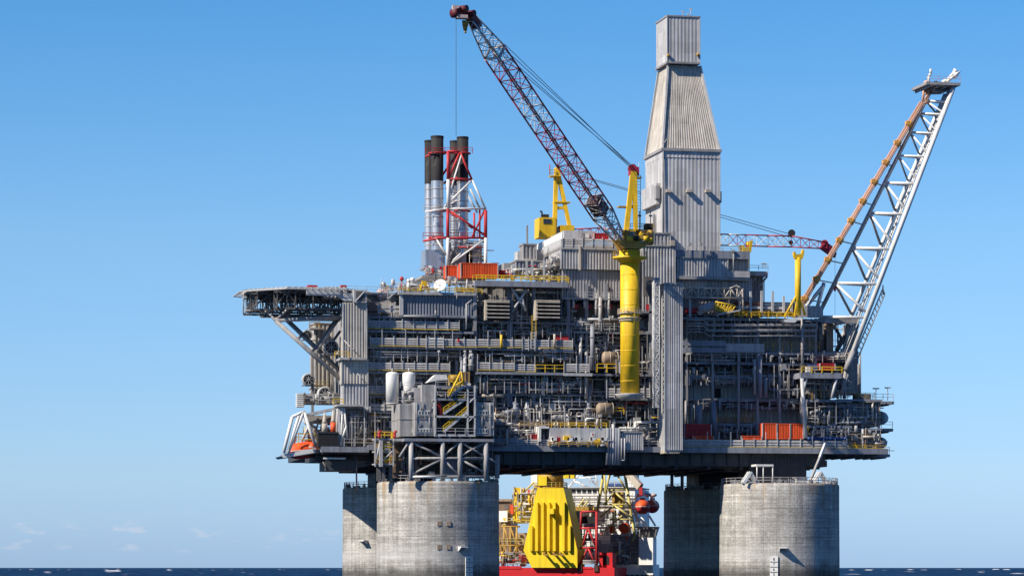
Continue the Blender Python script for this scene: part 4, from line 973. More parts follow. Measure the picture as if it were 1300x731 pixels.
for y, x0_, x1_ in ((262, 799, 807), (240, 801.5, 806)): 
    mb.beam(P(x0_, y, VC-.8), P(x1_, y, VC-.8), .5); mb.beam(P(x0_, y, VC+.8), P(x1_, y, VC+.8), .5)
    mb.beam(P(x0_, y, VC-.8), P(x0_, y, VC+.8), .5)
mb.build('gantry', 'yellow', c1)
mb = MB(); c_ = P(804.5, 219, VC); mb.box(c_.x-.9, c_.x+.9, VC-.9, VC+.9, c_.z-.6, c_.z+1.0); 
for s in (-.5, 0, .5): mb.tube(c_+Vector((-.3, s-.12, .8)), c_+Vector((-.3, s+.12, .8)), .8, 14)
mb.build('gantry_head', 'maroon', c1)
for y, x0_, x1_ in ((262, 786, 806), (225, 803, 815), (261, 803, 810)):
    mb = MB(); a = P(x0_, y, VC-1); b = P(x1_, y, VC-1); mb.box(a.x, b.x, VC-1, VC+1, a.z-.12, a.z+.12); mb.build('gantry_platform', 'ochre', c1)
ladder(c1, 811, 222, 292, VC+.5, 'light', .7); mb = MB(); mb.tube(P(811, 225, VC), P(811, 206, VC), .06, 6); mb.build('aerial', 'light', c1)
random.seed(31)
for i in range(26):                                        # winches, motors and lockers on the slewing platform
    x = random.uniform(793, 827); y = random.uniform(294, 306); q = P(x, y, VC-random.uniform(1.2, 2.4)); mb = MB(); w_ = random.uniform(.25, .7)
    if i % 3: mb.box(q.x-w_, q.x+w_, q.y-.3, q.y+.3, q.z-.4, q.z+random.uniform(.1, .5))
    else: mb.lathe(q, [(.02, -.5), (w_, -.48), (w_, .48), (.02, .5)], 12, 'x')
    mb.build('winch_drum' if i % 3 == 0 else 'locker', random.choice(('drill_steel', 'ochre', 'dark', 'mid', 'yellow', 'black')), c1)
H1 = P(789, 307, -1.8); T1 = P(599, 24, -36)
d, s, n_, sect = boom_axes(H1, T1, 3.3, 2.9)
prof = [(0, .55, .35), (.13, 1, 1), (.86, 1, 1), (1., .35, .4)]
segs = [(0, 1, 5)] 
brk = [.13, .23, .38, .53, .68, .80, .86]
cols = ['light', 'maroon', 'maroon', 'light', 'maroon', 'light']
ccol = ['maroon']*6
m1, m2 = MB(), MB(); lattice(sect(0, .5, .35), sect(.13, 1), 4, .2, .1, m1, m2)
o = m1.build('boom_section', 'light', c1); m2.build('lattice_bracing', 'light', o)
for i in range(6):
    m1, m2 = MB(), MB(); nb = max(2, int((brk[i+1]-brk[i])*30)); lattice(sect(brk[i], 1), sect(brk[i+1], 1), nb, .17, .08, m1, m2)
    o = m1.build('boom_section', ccol[i], c1); m2.build('lattice_bracing', cols[i], o)
m1, m2 = MB(), MB(); lattice(sect(.86, 1), sect(1, .35, .5), 5, .16, .08, m1, m2); o = m1.build('boom_section', 'silver', c1); m2.build('lattice_bracing', 'light', o)
mb = MB(); a, b = sect(.14, .8), sect(.20, .8); mb.hexa([a[0], a[1], a[2], a[3], b[0], b[1], b[2], b[3]]); mb.build('boom_winch', 'drill_steel', c1)
mb = MB(); a, b = sect(.855, 1.05), sect(.875, 1.05)
mb.beam(a[0], a[1], .3); mb.beam(a[3], a[2], .5); mb.beam(a[0], a[3], .3); mb.beam(a[1], a[2], .3); mb.beam(a[0], a[2], .25); mb.build('boom_collar', 'light', c1)
k = 60
for i in range(k):                                         # lamps and clips along the lower chord
    mb = MB(); c_ = sect(.08+.88*i/k, 1.0)[0]; mb.box(c_.x-.22, c_.x+.12, c_.y-.2, c_.y+.2, c_.z-.25, c_.z+.1); mb.build('chord_clip', 'beige', c1)
mb = MB(); c_ = T1
mb.beam(c_-d*2.2, c_+d*1.0, 1.6, 1.3); e = c_+d*.6; h_ = P(578, 18, -38)
mb.beam(e, h_+Vector((0,0,.3)), 1.3, 1.0); 
for q, r_ in ((P(588.5, 11.5, -38), .62), (P(598, 17.5, -37), .6), (P(578.5, 17, -38), .85)): mb.tube(q-s*.8, q+s*.8, r_, 18)
mb.build('boom_head', 'dark_maroon', c1)
mb = MB(); q = P(577.5, 13, -38); mb.box(q.x-.5, q.x+.7, q.y-.6, q.y+.6, q.z-.2, q.z+.8); q = P(586, 22, -38); mb.box(q.x-1, q.x+1, q.y-.9, q.y+.9, q.z-.3, q.z+.3); mb.build('head_fittings', 'pinkish', c1)
hk = MB(); q = P(590.5, 34, -37); hk.tube(P(591, 27, -37), q, .7, 12, r2=.5); hk.tube(q, P(590.7, 39, -37), .45, 10, r2=.35); hk.tube(P(590.7, 39, -37), P(590.9, 42.5, -37), .2, 8); hk.build('hook_block', 'ochre', c1)
mb = MB(); q = P(579, 20, -38); mb.tube(q, Vector((q.x, q.y, P(579, 172, -38).z)), .045, 6); mb.build('hoist_rope', 'rope', c1)
top = P(804.5, 216, VC); pn = sect(.86, 1)
mb = MB()
for k in range(4):
    tgt = pn[3].lerp(pn[2], k/3)+n_*.3; mb.tube(top+Vector((0, (k-1.5)*.4, (k % 2)*.5)), tgt, .06, 6)
mb.build('pendant_ropes', 'rope', c1)

VC2 = 34.0
c2 = thing('rear_crane', 'rear yellow crane with an A-frame and its boom laid flat behind the derrick', 'crane', P(704, 298, VC2))
cab2 = part('operator_cab', 'yellow', c2, 685, 706, 276, 301, VC2-2, 5); part('cab_window', 'glass', cab2, 690, 700, 278, 284, VC2-2.1, .15)
part('machinery_house', 'yellow', c2, 712, 729, 286, 297, VC2-2, 5); part('counterweight', 'mid', c2, 700, 716, 290, 300, VC2-1, 4)
mb = MB(); mb.box(U(690, VC2), U(697, VC2), VC2, VC2+2, P(690, 276, VC2).z, P(690, 272, VC2).z); mb.path([P(688, 276, VC2), P(688, 269, VC2), P(685.5, 268, VC2)], .2, 6); mb.build('exhaust_pipe', 'black', c2)
mb = MB()
for v in (VC2-1.2, VC2+1.2):
    mb.beam(P(704, 292, v), P(706, 222, VC2), .85, .85); mb.beam(P(724, 292, v), P(709, 222, VC2), .75, .75)
for y, xa, xb in ((257, 704.5, 717), (264, 704.5, 718)): mb.beam(P(xa, y, VC2-.7), P(xb, y, VC2-.7), .6); mb.beam(P(xa, y, VC2+.7), P(xb, y, VC2+.7), .6)
mb.box(U(704.5, VC2), U(710, VC2), VC2-1, VC2+1, P(707, 224, VC2).z, P(707, 213, VC2).z); mb.build('gantry', 'yellow', c2)
for y, xa, xb in ((224, 698, 711), (257, 702, 723)):
    mb = MB(); a = P(xa, y, VC2); b = P(xb, y, VC2); mb.box(a.x, b.x, VC2-1.2, VC2+1.2, a.z-.1, a.z+.1); pl = mb.build('gantry_platform', 'yellow', c2)
mb = rail_mb(P(698, 224, VC2-1.2), P(705, 224, VC2-1.2), 1.3, .06); mb.build('railing', 'ochre', c2)
mb = MB(); mb.tube(P(698, 222, VC2), P(698, 209, VC2), .12, 6); mb.build('beacon_pole', 'red', c2)
H2 = P(727, 296, VC2); 
def bx(x, y0, y1): return [P(x, y1, VC2-1.1), P(x, y1, VC2+1.1), P(x, y0, VC2+1.1), P(x, y0, VC2-1.1)]
cuts = [(727, 291, 297), (760, 289.5, 304), (800, 293, 308), (855, 296, 310.5), (925, 297.5, 311.5), (947, 298, 312), (975, 299, 313), (1005, 299.5, 313.5), (1050, 308, 316)]
cl2 = ['red', 'maroon', 'light', 'white', 'maroon', 'white', 'light', 'maroon']; cl2c = ['red', 'maroon', 'light', 'maroon', 'light', 'maroon', 'red', 'maroon']
for i in range(8):
    m1, m2 = MB(), MB(); lattice(bx(*cuts[i]), bx(*cuts[i+1]), max(2, int((cuts[i+1][0]-cuts[i][0])/10)), .15, .075, m1, m2); o = m1.build('boom_section', cl2c[i], c2); m2.build('lattice_bracing', cl2[i], o)
mb = MB(); mb.beam(P(1044, 311, VC2), P(1058, 321, VC2), 2, 1.6); mb.tube(P(1047, 309, VC2-.8), P(1047, 309, VC2+.8), .8, 14); mb.tube(P(1058, 322, VC2-.8), P(1058, 322, VC2+.8), .7, 14); mb.tube(P(1059, 322, VC2), P(1059.5, 327, VC2), .3, 8); mb.build('boom_head', 'maroon', c2)
mb = MB(); mb.tube(P(1005, 296, VC2-.8), P(1005, 296, VC2+.8), .8, 14); mb.tube(P(1004, 308, VC2-.8), P(1004, 308, VC2+.8), .5, 14); mb.build('pendant_sheave', 'black', c2)
mb = MB()
for dz, dv in ((0, -.5), (0, .5), (-4, -.3), (-4, .3)): mb.tube(P(708, 215-dz*.3, VC2+dv), P(1004, 297.5-dz, VC2+dv), .065, 6)
mb.build('pendant_ropes', 'rope', c2)
brs = thing('rear_boom_rest', 'short yellow cradle under the flat rear crane boom', 'boom rest', P(950, 326, VC2-1))
mb = MB(); mb.beam(P(948, 340, VC2), P(948, 314, VC2), 1., 1.); mb.build('post', 'yellow', brs)
mb = MB(); c_ = P(949, 314, VC2-1.4); mb.prism([c_+Vector((-1,0,-1)), c_+Vector((.8,0,-1)), c_+Vector((1.2,0,1.4)), c_+Vector((.5,0,1.4)), c_+Vector((.4,0,0)), c_+Vector((-.6,0,-.2)), c_+Vector((-.8,0,.4)), c_+Vector((-1.2,0,.4))], (0, 2.8, 0)); mb.build('fork', 'yellow', brs)
# ------------------------------------------------------------------ left end: stair towers, helideck, reels, lifeboat station
VS = 1.0
st = thing('stair_tower', 'tall narrow clad stair tower at the left end below the helideck', 'stair tower', P(450, 567, VS))
cladbox('upper_cladding', 'cladding_warm', st, 435.5, 465.5, 384, 455, VS, 3.4, .55, .1, False)
cladbox('lower_cladding', 'cladding_warm', st, 434, 467, 456, 487, VS-.2, 3.6, .62, .1, False)
cladbox('base_cladding', 'cladding', st, 436, 467, 487, 518, VS, 4.6, .62, .18, False)
part('landing', 'grey', st, 432, 466, 454, 456.5, VS-1.2, 5); part('landing', 'grey', st, 428, 460, 513, 515.5, VS-1.4, 5)
part('top_house', 'light', st, 449, 465.5, 368, 384, VS-.5, 4); part('top_opening', 'dark', st, 451.5, 463, 369.5, 382, VS-.55, .1)
brace(st, [(452, 382, 463, 370)], VS-.6, 'light', .14)
part('base_wall', 'light', st, 429, 438, 515, 566, VS, 4); part('base_room', 'grey', st, 438, 468, 518, 566, VS+2, 3); part('window', 'glass', st, 432, 435, 526, 536, VS-.1, .2)
for x0, x1, y in ((425, 443, 454), (423, 436, 514)): 
    mb = rail_mb(P(x0, y, VS-1.3), P(x1, y, VS-1.3), 1.2, .08); mb.build('railing', 'yellow', st)
brace(st, [(437, 432, 459, 455), (452, 472, 466, 487)], VS-.15, 'grey', .1, 'wall_cable'); brace(st, [(435, 516, 433, 565), (437, 518, 441, 555), (431, 565, 440, 540)], VS-.5, 'white', .18)
fill(st, 437, 468, 520, 566, VS-.5, VS+1.8, 24, 16, 6)
rt = thing('rear_stair_tower', 'second clad tower standing further back behind the helideck braces', 'stair tower', P(414, 500, 36))
cladbox('cladding', 'cladding_warm', rt, 400, 424, 411, 498, 34, 8, .8, .2)
part('landing', 'mid', rt, 394, 410, 416, 418, 33, 3); part('landing', 'mid', rt, 394, 420, 492, 494, 32, 3)
for x0, x1, y in ((396, 418, 493), (393, 406, 417)): 
    mb = rail_mb(P(x0, y, 32), P(x1, y, 32), 1.3, .09); mb.build('railing', 'ochre', rt)
ladder(rt, 398.5, 462, 495, 32.5, 'mid', 1.)
posts(rt, (397, 428), 450, 566, 30, 'mid', .5)

hd = thing('helideck', 'grey octagonal helicopter deck jutting out to the left with a net fringe', 'helideck', (U(385, 14), 14, P(400, 395, 2).z))
hz = P(400, 364.5, 2).z; hc = Vector((U(387, 14), 14, 0)); RA = 12.2
def octa(r, z): return [hc+Vector((r/math.cos(math.pi/8)*math.cos(math.pi/8+k*math.pi/4), r/math.cos(math.pi/8)*math.sin(math.pi/8+k*math.pi/4), z)) for k in range(8)]
mb = MB(); a, b = octa(RA, hz-.45), octa(RA, hz); mb.add(a+b, [tuple(range(8))[::-1], tuple(range(8, 16))]+[(i, (i+1) % 8, 8+(i+1) % 8, 8+i) for i in range(8)]); mb.build('landing_deck', 'grey', hd)
mb = MB(); a, b = octa(RA, hz-.05), octa(RA+1.5, hz-.55)
for i in range(8):
    j = (i+1) % 8; mb.beam(b[i], b[j], .14); mb.beam(a[i], b[i], .14)
    for t in range(1, 9): mb.beam(a[i].lerp(a[j], t/9), b[i].lerp(b[j], t/9), .12)
    for t in (.3, .55, .8): mb.beam(a[i].lerp(b[i], t), a[j].lerp(b[j], t), .06)
mb.build('safety_net', 'light', hd)
mb = MB()
hzb = P(400, 391, 2).z
for k in range(7):
    u = hc.x-10.5+k*3.5; hv = min(RA-.6, 1.41*RA*1.05-abs(u-hc.x))
    for z in (hz-.9, hzb if k > 0 else hzb+1): mb.beam((u, 14-hv, z), (u, 14+hv, z), .35, .4)
    for j in range(5):
        v0_ = 14-hv+2*hv*j/5; v1_ = 14-hv+2*hv*(j+1)/5; mb.beam((u, v0_, hz-.9 if j % 2 else hzb), (u, v1_, hzb if j % 2 else hz-.9), .2); mb.beam((u, v0_, hzb), (u, v0_, hz-.5), .22)
for v in (3.5, 8, 14, 20, 24.5):
    hu = min(RA-.6, 1.41*RA*1.05-abs(v-14))
    for z in (hz-.9, hzb): mb.beam((hc.x-hu, v, z), (hc.x+hu+4, v, z), .35, .4)
    for j in range(6):
        u0_ = hc.x-hu+2*hu*j/6; u1_ = hc.x-hu+2*hu*(j+1)/6; mb.beam((u0_, v, hz-.9 if j % 2 else hzb), (u1_, v, hzb if j % 2 else hz-.9), .22); mb.beam((u0_, v, hzb), (u0_, v, hz-.5), .2)
mb.build('under_truss', 'dark', hd)
mb = MB(); mb.box(hc.x-8, hc.x+8, 8, 21, hz-1.6, hz-.6); mb.build('underdeck_tank', 'darker', hd)
part('deck_edge_panel', 'light', hd, 389, 432, 365, 375, 1.0, .4)
cladbox('access_house', 'cladding', hd, 412, 440, 364, 378, 2, 5, .8, .12, False)
mb = MB(); mb.prism([P(424, 372, 1.2), P(449, 372, 1.2), P(449, 382, 1.2), P(437, 382, 1.2)], (0, .5, 0)); mb.build('stair_soffit', 'light', hd)
for x0, x1, m_ in ((391, 403, 'red'), (433, 440, 'red')): part('foam_monitor_cover', m_, hd, x0, x1, 361.8, 364.3, 2.5, 2)
part('walkway', 'grey', hd, 465, 505, 371, 374, 4, 5); part('walkway_wall', 'mid', hd, 466, 484, 374, 383, 6, .3)
rail(hd, 440, 505, 371, 3.5, 'light', 1.2)
def strut(pts, r, m='mid'):
    for (xa, ya, va_, xb, yb, vb_) in pts:
        mb = MB(); mb.tube(P(xa, ya, va_), P(xb, yb, vb_), r, 10); mb.build('support_strut', m, hd)
strut([(350, 407, 6, 432, 481, 4), (361, 403, 14, 431, 470, 12), (349, 406, 6, 434, 403, 4), (356, 404, 16, 432, 405, 14)], .48)
strut([(350, 407, 6, 372, 386, 4), (350, 407, 6, 337, 394, 10), (401, 447, 6, 430, 405, 6), (362, 404, 14, 374, 390, 14), (397, 446, 12, 428, 403, 12), (407, 455, 9, 432, 420, 9), (424, 402, 4, 412, 390, 4)], .28)
strut([(352, 406, 6, 357, 404, 16), (401, 448, 5, 403, 444, 13), (378, 430, 5, 384, 425, 13)], .3)
mb = MB()
for x in (309, 315): mb.tube(P(x, 371, 14), P(x, 394, 14), .12, 6)
for i in range(9): mb.tube(P(309, 373+i*2.5, 14), P(315, 373+i*2.5, 14), .08, 5)
mb.build('hanging_ladder', 'light', hd); mb = MB(); mb.tube(P(309, 394, 14), P(338, 395, 13), .14, 6); mb.tube(P(310, 394, 14), P(318, 388, 14), .12, 6); mb.build('hanging_walkway', 'mid', hd)
mb = MB(); mb.tube(P(484, 371, 4), P(484, 352, 4), .05, 5); mb.build('whip_aerial', 'light', hd)

def reel(label, x, y, v, r, parent_mat='light'):
    c_ = P(x, y, v); t = thing('hose_reel', label, 'hose reel', c_-Vector((0, 0, r)), 'hose reels on the left end')
    for dv in (-.7, .7):
        mb = MB(); mb.lathe(c_+Vector((0, dv, 0)), [(r*.86, -.02), (r, 0), (r, .12), (r*.86, .14)], 28, '-y', caps=False); 
        for k in range(8):
            an = k*math.pi/4; mb.beam(c_+Vector((0, dv, 0)), c_+Vector((math.cos(an)*r*.93, dv, math.sin(an)*r*.93)), .09)
        mb.build('rim', parent_mat, t)
    mb = MB(); mb.lathe(c_+Vector((0, .6, 0)), [(r*.7, 0), (r*.78, .2), (r*.78, 1.0), (r*.7, 1.2)], 24, '-y'); mb.build('wound_hose', 'darker', t)
    mb = MB(); mb.beam(c_+Vector((-r*.7, 1.0, -r)), c_+Vector((0, 1.0, 0)), .18); mb.beam(c_+Vector((r*.7, 1.0, -r)), c_+Vector((0, 1.0, 0)), .18); mb.beam(c_+Vector((-r, 1, -r)), c_+Vector((r+2, 1, -r)), .2); mb.build('stand', 'mid', t)
reel('dark hose reel sticking out into the sky, lowest on the far left edge', 391, 481.5, 30, 1.25)
reel('small dark hose reel in front of the rear tower just under the helideck', 389.5, 425, 30, 1.05)
reel('large pale rimmed hose reel beside the stair tower landing', 420, 441, 8, 1.45)
reel('hose reel beside the white slatted box at the left end', 412, 500, 16, 1.5)

lb = thing('lifeboat_station', 'white framed lifeboat launching station hanging off the lower left corner', 'lifeboat station', P(385, 583, 4))
VL = 3.0
mb = MB(); mb.prism([P(356, 577, VL), P(401, 568, VL), P(401, 574, VL), P(360, 581, VL)], (0, .35, 0)); mb.build('fascia', 'white', lb)
mb = MB(); mb.prism([P(357, 578.5, VL+.4), P(432, 567, VL+.4), P(432, 571, VL+.4), P(360, 581, VL+.4)], (0, 9, 0)); mb.build('platform', 'mid', lb)
brace(lb, [(386, 523, 401, 567), (385, 523, 365, 576), (371, 529, 360, 575), (379, 528, 367, 570)], VL, 'white', .34, 'frame_leg'); brace(lb, [(371, 529, 387, 522)], VL, 'white', .3, 'frame_beam')
brace(lb, [(380, 526, 372, 568), (392, 540, 383, 560)], VL+5, 'light', .28, 'frame_leg')
mb = MB(); mb.prism([P(386, 525, VL+.5), P(450, 512, VL+.5), P(450, 515, VL+.5), P(388, 528, VL+.5)], (0, 6, 0)); mb.build('launch_beam', 'light', lb)
part('plant_room', 'mid', lb, 388, 432, 500, 512, VL+8, 6); part('beam_panel', 'grey', lb, 388, 430, 527, 537, VL+7, .5)
brace(lb, [(383, 530, 404, 560), (404, 535, 398, 560), (410, 530, 405, 556), (393, 537, 412, 556)], VL+7.5, 'grey', .18)
rail(lb, 379, 402, 566, VL+3, 'yellow', 2.4, r=.09); rail(lb, 376, 398, 560, VL+6, 'ochre', 1.6, r=.09); rail(lb, 404, 432, 512.5, VL+5, 'light', 1.4); rail(lb, 396, 410, 512.5, VL+8, 'ochre', 1.5)
fill(lb, 385, 432, 535, 566, VL+5, VL+9, 22, 14, 10, pal=PAL, w=[20, 20, 20, 6, 8, 6, 6, 8, 5, 3, 4, 3])
fill(lb, 386, 432, 500, 514, VL+6.5, VL+8, 10, 8, 10)
def lifeboat(label, c, ax, Ln, r, group=None, m1='orange', m2='red'):
    t = thing('lifeboat', label, 'lifeboat', c-Vector((0, 0, r)), group)
    ax = Vector(ax).normalized(); sd = ax.cross(Vector((0, 0, 1))).normalized(); up = Vector((0, 0, 1))
    def shell(lo, hi, m, nm, k=1.):
        mb = MB(); vs_ = []; nL, nA = 14, 10
        for i in range(nL+1):
            x = -1+2*i/nL; rr = (max(0, 1-abs(x)**2.6))**.55*r*k+.02
            for j in range(nA+1):
                a_ = lo+(hi-lo)*j/nA; vs_.append(c+ax*(x*Ln/2*k)+sd*math.cos(a_)*rr+up*math.sin(a_)*rr*(1. if math.sin(a_) < 0 else .92))
        fs = [(i*(nA+1)+j, i*(nA+1)+j+1, (i+1)*(nA+1)+j+1, (i+1)*(nA+1)+j) for i in range(nL) for j in range(nA)]
        mb.add(vs_, fs, True); return mb.build(nm, m, t)
    shell(-math.pi, 0, m2, 'hull'); shell(0, math.pi, m1, 'canopy')
    mb = MB()
    for i in range(14):
        x0_ = -1+2*i/14; x1_ = -1+2*(i+1)/14
        for s_ in (-1, 1):
            f_ = lambda x: c+ax*x*Ln/2+sd*s_*((max(0, 1-abs(x)**2.6))**.55*r+.04); mb.beam(f_(x0_), f_(x1_), .12)
    mb.build('fender', 'white', t)
    mb = MB(); q = c+up*r*.85+ax*Ln*.15; mb.box(q.x-.5, q.x+.5, q.y-.5, q.y+.5, q.z-.1, q.z+.6); tw = mb.build('helm_cover', m1, t)
    mb = MB(); mb.box(q.x-.35, q.x+.35, q.y-.54, q.y-.49, q.z+.15, q.z+.5); mb.build('window', 'glass', tw)
    return t
lifeboat('orange lifeboat with a red hull cradled in the white frame at lower left', P(386, 571, VL+5), (1, .15, .10), 7.2, 1.75)
bx_ = thing('slatted_box', 'small white slatted box perched on the far left above the lifeboat frame', 'louvre box', P(381, 517, VL+7))
mb = MB(); pbox(mb, 378.5, 386, 499, 516.5, VL+7, 1.8); mb.build('casing', 'beige', bx_)
for i in range(7):
    mb = MB(); pbox(mb, 377, 385.5, 499.5+i*2.5, 501+i*2.5, VL+6.8, 2.); mb.build('slat', 'white', bx_)
bk = thing('black_cargo_box', 'black tarpaulin covered box on the deck right of the white lifeboat frame', 'box', P(417, 567, .2))
mb = MB(); pbox(mb, 404, 429.5, 549, 567, -.1, 2.6); mb.build('body', 'black', bk); mb = MB(); pbox(mb, 403.5, 430, 548, 550, -.2, 2.8); mb.build('lid', 'darker', bk)
def marker(label, x, y0, y1, hot):
    t = thing('marker_buoy', label, 'buoy', P(x, y1, 1.5)); a, b = P(x, y1, 1.5), P(x, y0, 1.5); h = b.z-a.z
    mb = MB(); mb.lathe(a, [(.55, h*.45), (.45, h*.55), (.12, h)], 14); mb.build('cone', 'beige', t)
    mb = MB(); mb.lathe(a, [(.56, 0), (.56, h*.45)], 14); mb.build('drum', 'orange' if hot else 'beige', t)
marker('tall pointed marker with a bright orange lower half behind the black box', 423, 520, 549, True); marker('pale pointed marker without orange behind the black box', 412, 523, 549, False)
for m_, lab, x0, x1, y0, y1, v in (('orange', 'small orange dome lying in the middle of the lifeboat platform', 393, 400, 562, 568, 2.2),):
    t = thing('float', lab, 'float', P(396, 568, v)); mb = MB(); mb.lathe(P(396, 567.5, v), [(.6*math.cos(k*math.pi/12)+.01, .8*math.sin(k*math.pi/12)) for k in range(7)], 14); mb.build('shell', m_, t); mb = MB(); mb.tube(P(396, 567.6, v), P(396, 566.8, v), .66, 14); mb.build('rim', 'white', t)

# ------------------------------------------------------------------ grey module with zigzag stairs on the front left leg
VM = -11.0
fm = thing('stair_module', 'grey two storey module with zigzag yellow stairs standing over the front left leg', 'module', P(566, 608, VM))
def block(name, x0, x1, y0, y1, v, d, m='grey'):
    o = part(name, m, fm, x0, x1, y0, y1, v, d); return o
ob = block('left_block', 527, 552, 510, 553, VM, 13, 'module_grey'); mb = MB(); pbox(mb, 526.6, 552.3, 531, 532, VM-.08, 13.1); mb.build('floor_band', 'mid', ob)
o2 = block('side_block', 508, 527.5, 512, 553.5, VM+3, 10, 'module_grey'); mb = MB(); pbox(mb, 507.6, 527.3, 531, 532, VM+2.9, 10); mb.build('floor_band', 'mid', o2)
o3 = block('upper_block', 536, 553, 488, 510, VM+2, 9, 'module_grey'); block('upper_side_block', 526, 536.2, 492, 510, VM+4, 7, 'cladding_grey')
o4 = block('right_block', 603, 627, 510.5, 553, VM, 13, 'module_grey'); mb = MB(); pbox(mb, 602.7, 627.3, 531, 532, VM-.08, 13.1); mb.build('floor_band', 'mid', o4)
for (blk, x0, x1, y0, y1, nw) in ((ob, 531, 546, 521, 527, 4), (ob, 529, 548, 543.5, 549, 5), (o4, 605, 619, 520.5, 527, 4), (o4, 605, 619, 543.5, 550, 4), (o2, 523, 526.5, 544, 549, 1)):
    vv = VM if blk is not o2 else VM+3
    for i in range(nw):
        w_ = (x1-x0)/nw; mb = MB(); pbox(mb, x0+i*w_+w_*.04, x0+(i+1)*w_-w_*.04, y0, y1, vv-.1, .14); f_ = mb.build('window', 'white', blk)
        mb = MB(); pbox(mb, x0+i*w_+w_*.24, x0+(i+1)*w_-w_*.24, y0+1.1, y1-1.1, vv-.13, .1); mb.build('window_pane', 'glass', blk)
block('stair_back_wall', 552, 603, 506, 553, VM+5, 7, 'blue_grey'); block('upper_back_wall', 553, 603, 489, 506, VM+4, 7, 'mid')
slab(fm, 552, 604, 505.5, VM-.5, 6, .4, 'blue_grey'); slab(fm, 552, 604, 527.5, VM-.6, 6, .35, 'light'); slab(fm, 552, 604, 551, VM-.6, 6, .4, 'light'); slab(fm, 553, 606, 490, VM+.6, 4, .4, 'blue_grey')
for (xa, ya, xb, yb, v) in ((563, 525, 590, 507, VM-.3), (563, 548, 594, 522, VM-.3), (570, 503, 589, 490, VM-.4)):
    mb = MB(); a, b = P(xa, ya, v), P(xb, yb, v)
    for dv in (0, 1.1): mb.beam(a+Vector((0, dv, 0)), b+Vector((0, dv, 0)), .14, .45)
    n_ = 12
    for i in range(n_): q = a.lerp(b, (i+.5)/n_); mb.box(q.x-.17, q.x+.17, v, v+1.1, q.z-.04, q.z+.04)
    s_ = mb.build('stair_flight', 'light', fm)
    mb = MB(); z = Vector((0, 0, 1))
    for dv in (0, 1.1):
        for h in (.6, 1.15): mb.beam(a+z*h+Vector((0, dv, 0)), b+z*h+Vector((0, dv, 0)), .12)
        for i in range(5): q = a.lerp(b, i/4)+Vector((0, dv, 0)); mb.beam(q, q+z*1.15, .12)
    mb.build('handrail', 'yellow', s_)
posts(fm, (553, 594, 603), 489, 552, VM-.6, 'light', .3); brace(fm, [(596, 511, 602, 505), (595, 535, 602, 528)], VM-.5, 'light', .1)
mb = MB(); mb.prism([P(570, 503, VM), P(590, 489.5, VM), P(603, 489.5, VM), P(603, 492, VM), P(591, 492, VM), P(574, 504, VM)], (0, 3.5, 0)); mb.build('stair_roof', 'blue_grey', fm)
rail(fm, 553, 603, 551, VM-.7, 'light', 1.2); rail(fm, 553, 603, 505, VM-.6, 'light', 1.2); rail(fm, 553, 570, 489, VM+.7, 'light', 1.2); rail(fm, 505, 527, 512, VM+3, 'light', 1.1); rail(fm, 508, 536, 492, VM+4.2, 'light', 1.0)
for x0, x1, y0, y1, m_ in ((558, 561.5, 520, 527, 'red'), (556, 559.5, 511, 520, 'red'), (551.5, 554, 538, 548, 'red'), (571, 574, 544, 548, 'red'), (584, 589, 503, 508, 'ochre')): part('fire_point', m_, fm, x0, x1, y0, y1, VM+.4, .5)
slab(fm, 513, 627, 556.5, VM-.6, 15, .55, 'blue_grey'); slab(fm, 500, 516, 556.5, VM+2, 8, .5, 'grey')
mb = MB(); zz0, zz1 = ZT, P(570, 559, VM).z
for x in (522, 562, 584, 617):
    k = MB(); a = P(x, 607, VM); b = P(x, 559, VM); k.tube(Vector((b.x, a.y, ZT)), b, .48, 12); k.build('truss_post', 'grey' if x == 522 else 'mid', fm)
k = MB(); k.tube(P(631, 607, VM+3), P(631, 577, VM+3), .5, 10); k.build('truss_post', 'mid', fm)
for x in (530, 560, 590, 618):
    k = MB(); a = P(x, 607, VM+11); b = P(x, 559, VM+11); k.tube(a, b, .5, 10); k.build('truss_post', 'mid', fm)
brace(fm, [(525, 562, 560, 579), (563, 582, 524, 601), (582, 562, 564, 578), (564, 584, 583, 603), (586, 561, 616, 580), (616, 600, 587, 584), (586, 578, 614, 562), (616, 578, 631, 588), (507, 580, 519, 561), (519, 562, 522, 575)], VM, 'mid', .22)
brace(fm, [(522, 581.5, 617, 581.5), (520, 605, 620, 605)], VM, 'mid', .26, 'truss_beam'); brace(fm, [(530, 562, 560, 600), (560, 600, 590, 562), (590, 562, 618, 600), (530, 582, 618, 582)], VM+11, 'mid', .3)
brace(fm, [(560, 605, 521, 605)], VM-.2, 'white', .24, 'truss_beam')
part('pale_cabinet', 'blue_grey', fm, 563, 580, 584, 604, VM+2, 2); part('dark_caisson', 'brown', fm, 497, 512, 560, 606, VM+8, 3); part('dark_caisson', 'darker', fm, 536, 560, 560, 606, VM+9, 5)
fill(fm, 520, 625, 560, 606, VM+5, VM+10, 30, 26, 10, pal=PAL, w=[20, 6, 2, .5, 12, 30, 10, .3, 2, 0, 4, 3]); fill(fm, 556, 602, 510, 550, VM+3, VM+4.8, 20, 14, 10); fill(fm, 590, 627, 528, 550, VM+14.5, VM+16, 14, 8, 6); fill(fm, 627, 645, 535, 566, VM+10, VM+13, 22, 14, 8)
random.seed(77)
for i in range(16):                                        # conduits, vents and boxes on the block fronts
    x = random.choice((random.uniform(529, 550), random.uniform(605, 625))); y = random.uniform(512, 542)
    part('vent_cover' if i % 2 else 'junction_box', random.choice(('mid', 'light', 'blue_grey', 'beige')), fm, x, x+random.uniform(1, 3), y, y+random.uniform(1.5, 4), VM-.14, .2)
